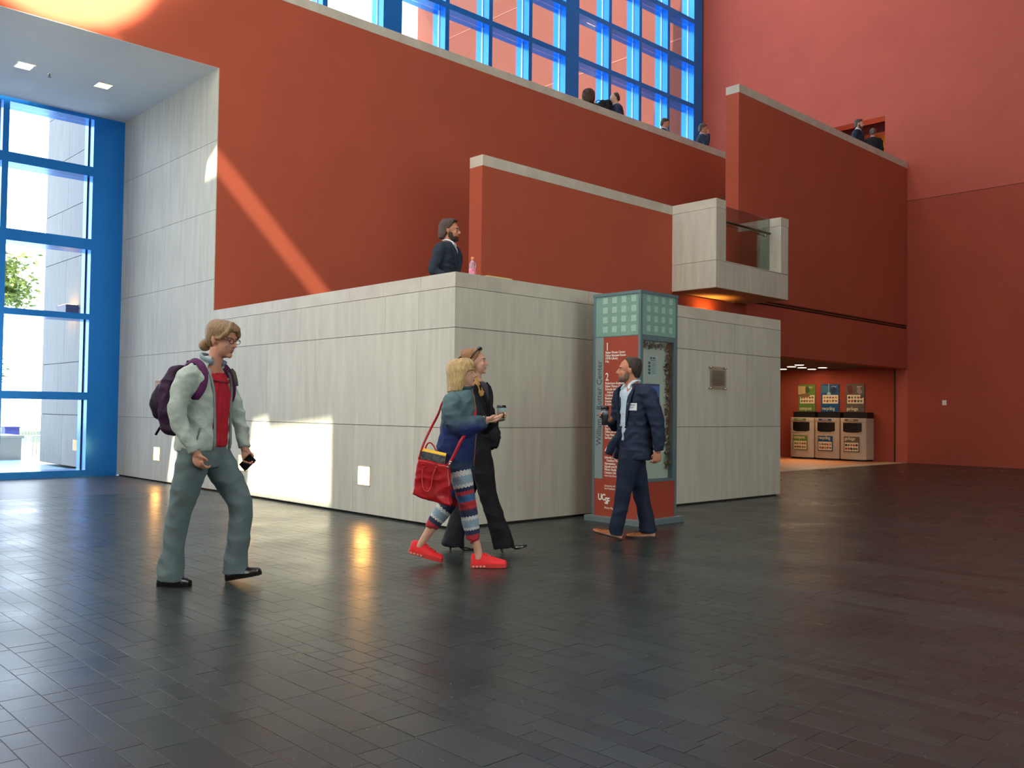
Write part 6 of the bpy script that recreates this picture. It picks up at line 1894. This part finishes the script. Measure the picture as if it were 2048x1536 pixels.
P, _ = figure((9.53, 5.93, UP), RZP+math.radians(188), 1.80, dict(skin=SKIN_B, hair=(DKH, 'balding'), suit=NAVY, shirt=WSH, pitch=math.radians(-22), vox=0.008, lean=0.10,
    arms={'R': [(0.02, -0.19, 1.40), (0.04, -0.25, 1.16), (0.28, -0.12, 1.20)], 'L': [(0.02, 0.19, 1.40), (0.05, 0.25, 1.16), (0.28, 0.12, 1.20)]}))
tag(P, 'balding person in navy suit bent over something dark on the upper walkway', 'person')
BG = empty('black_bag', (9.27, 6.16, UP+1.30), RZP)
tag(BG, 'black bag with a handle held up before the balding person on the walkway', 'bag')
mb = MB()
torso(mb, [(0.34, 0.05, 0, 0.06, 0.08), (0.32, 0.05, 0, 0.08, 0.13), (0.2, 0.02, 0, 0.10, 0.19), (0.05, 0.0, 0, 0.10, 0.2), (0.0, 0.0, 0, 0.08, 0.17)], 0.0)
me = remesh(mb, 0.008, 3)
wrinkle(me, 0.012, (9, 9, 9), 3.0)
part('bag_body', me, cloth('black_nylon', (16, 17, 24), 0.6), BG)
MB().tube([(-0.13, 0, 0.22), (-0.17, 0, 0.31), (-0.12, 0, 0.345), (-0.03, 0, 0.33)], 0.014, 8, 0.4).build('handle', mat('blue_black_webbing', (24, 36, 80), 0.6), BG, smooth=True)
P, _ = figure((11.33, 6.12, UP), RZP+math.radians(-20), 1.70, dict(skin=SKIN_C, hair=(DKH, 'short'), suit=CHAR, shirt=WSH, pitch=math.radians(-18), vox=0.009, lean=0.06))
tag(P, 'dark-haired person looking down, mostly hidden by the walkway coping', 'person')
P, hd4 = figure((12.44, 5.82, UP), RZP+math.radians(-14), 1.76, dict(skin=SKIN_C, hair=(BRH, 'short'), suit=NAVY, shirt=WSH, pitch=math.radians(-12), vox=0.008, lean=0.05,
    arms={'R': [(0.02, -0.19, 1.40), (0.14, -0.26, 1.18), (0.16, -0.13, 1.47)]}, palmR=(-1, 0.2, 0)))
tag(P, 'person in dark suit holding a hand to the face at the walkway end', 'person')
UP2 = 6.72
P, _ = figure((15.90, 3.62, UP2), RZP+math.radians(-30), 1.80, dict(skin=SKIN_B, hair=(BRH, 'short'), suit=NAVY, shirt=WSH, tie=mat('dark_tie', (26, 28, 40), 0.6), beard=(96, 66, 52), pitch=math.radians(-6), vox=0.008, lean=0.08))
tag(P, 'taller person in dark suit and tie leaning forward in front of the upper doorway', 'person')
P, _ = figure((15.95, 3.20, UP2), RZP+math.radians(75), 1.50, dict(skin=SKIN_C, hair=(mat('grey_brown_hair', (92, 78, 68), 0.6, noise_amt=0.2, noise_scale=40), 'balding'), suit=BSUIT, shirt=WSH, pitch=math.radians(-10), vox=0.009))
tag(P, 'shorter person in black suit seen from behind at the upper doorway', 'person')

# ------------------------------------------------------------------ tidy: tiny joined prints are stuff, larger pieces become parts of their own
def split_loose(o):
    me = o.data
    n = len(me.vertices)
    par = list(range(n))
    def find(a):
        while par[a] != a:
            par[a] = par[par[a]]
            a = par[a]
        return a
    for e in me.edges:
        a, b = find(e.vertices[0]), find(e.vertices[1])
        if a != b:
            par[a] = b
    groups = {}
    for f in me.polygons:
        groups.setdefault(find(f.vertices[0]), []).append(f)
    if len(groups) < 2:
        return
    base = o.name.split('.')[0]
    for k, fs in enumerate(groups.values()):
        idx = sorted({v for f in fs for v in f.vertices})
        mp = {v: i for i, v in enumerate(idx)}
        nm = bpy.data.meshes.new(base)
        nm.from_pydata([tuple(me.vertices[v].co) for v in idx], [], [tuple(mp[v] for v in f.vertices) for f in fs])
        for m in me.materials:
            nm.materials.append(m)
        if k == 0:
            first = nm
        else:
            c = bpy.data.objects.new(base, nm)
            COL.objects.link(c)
            c.parent = o.parent
            c.location = o.location
            c.rotation_euler = o.rotation_euler
    o.data = first
for o in list(bpy.data.objects):
    b0 = o.name.split('.')[0]
    if o.type != 'MESH':
        continue
    if b0 in ('item_prints', 'text_lines', 'print_lines', 'small_print', 'badge_print', 'ruffle', 'laces', 'relief', 'socket'):
        o['kind'] = 'stuff'
    elif b0 in ('glazing_bead', 'pictures', 'figure_shapes', 'red_panel', 'picture', 'cover'):
        split_loose(o)
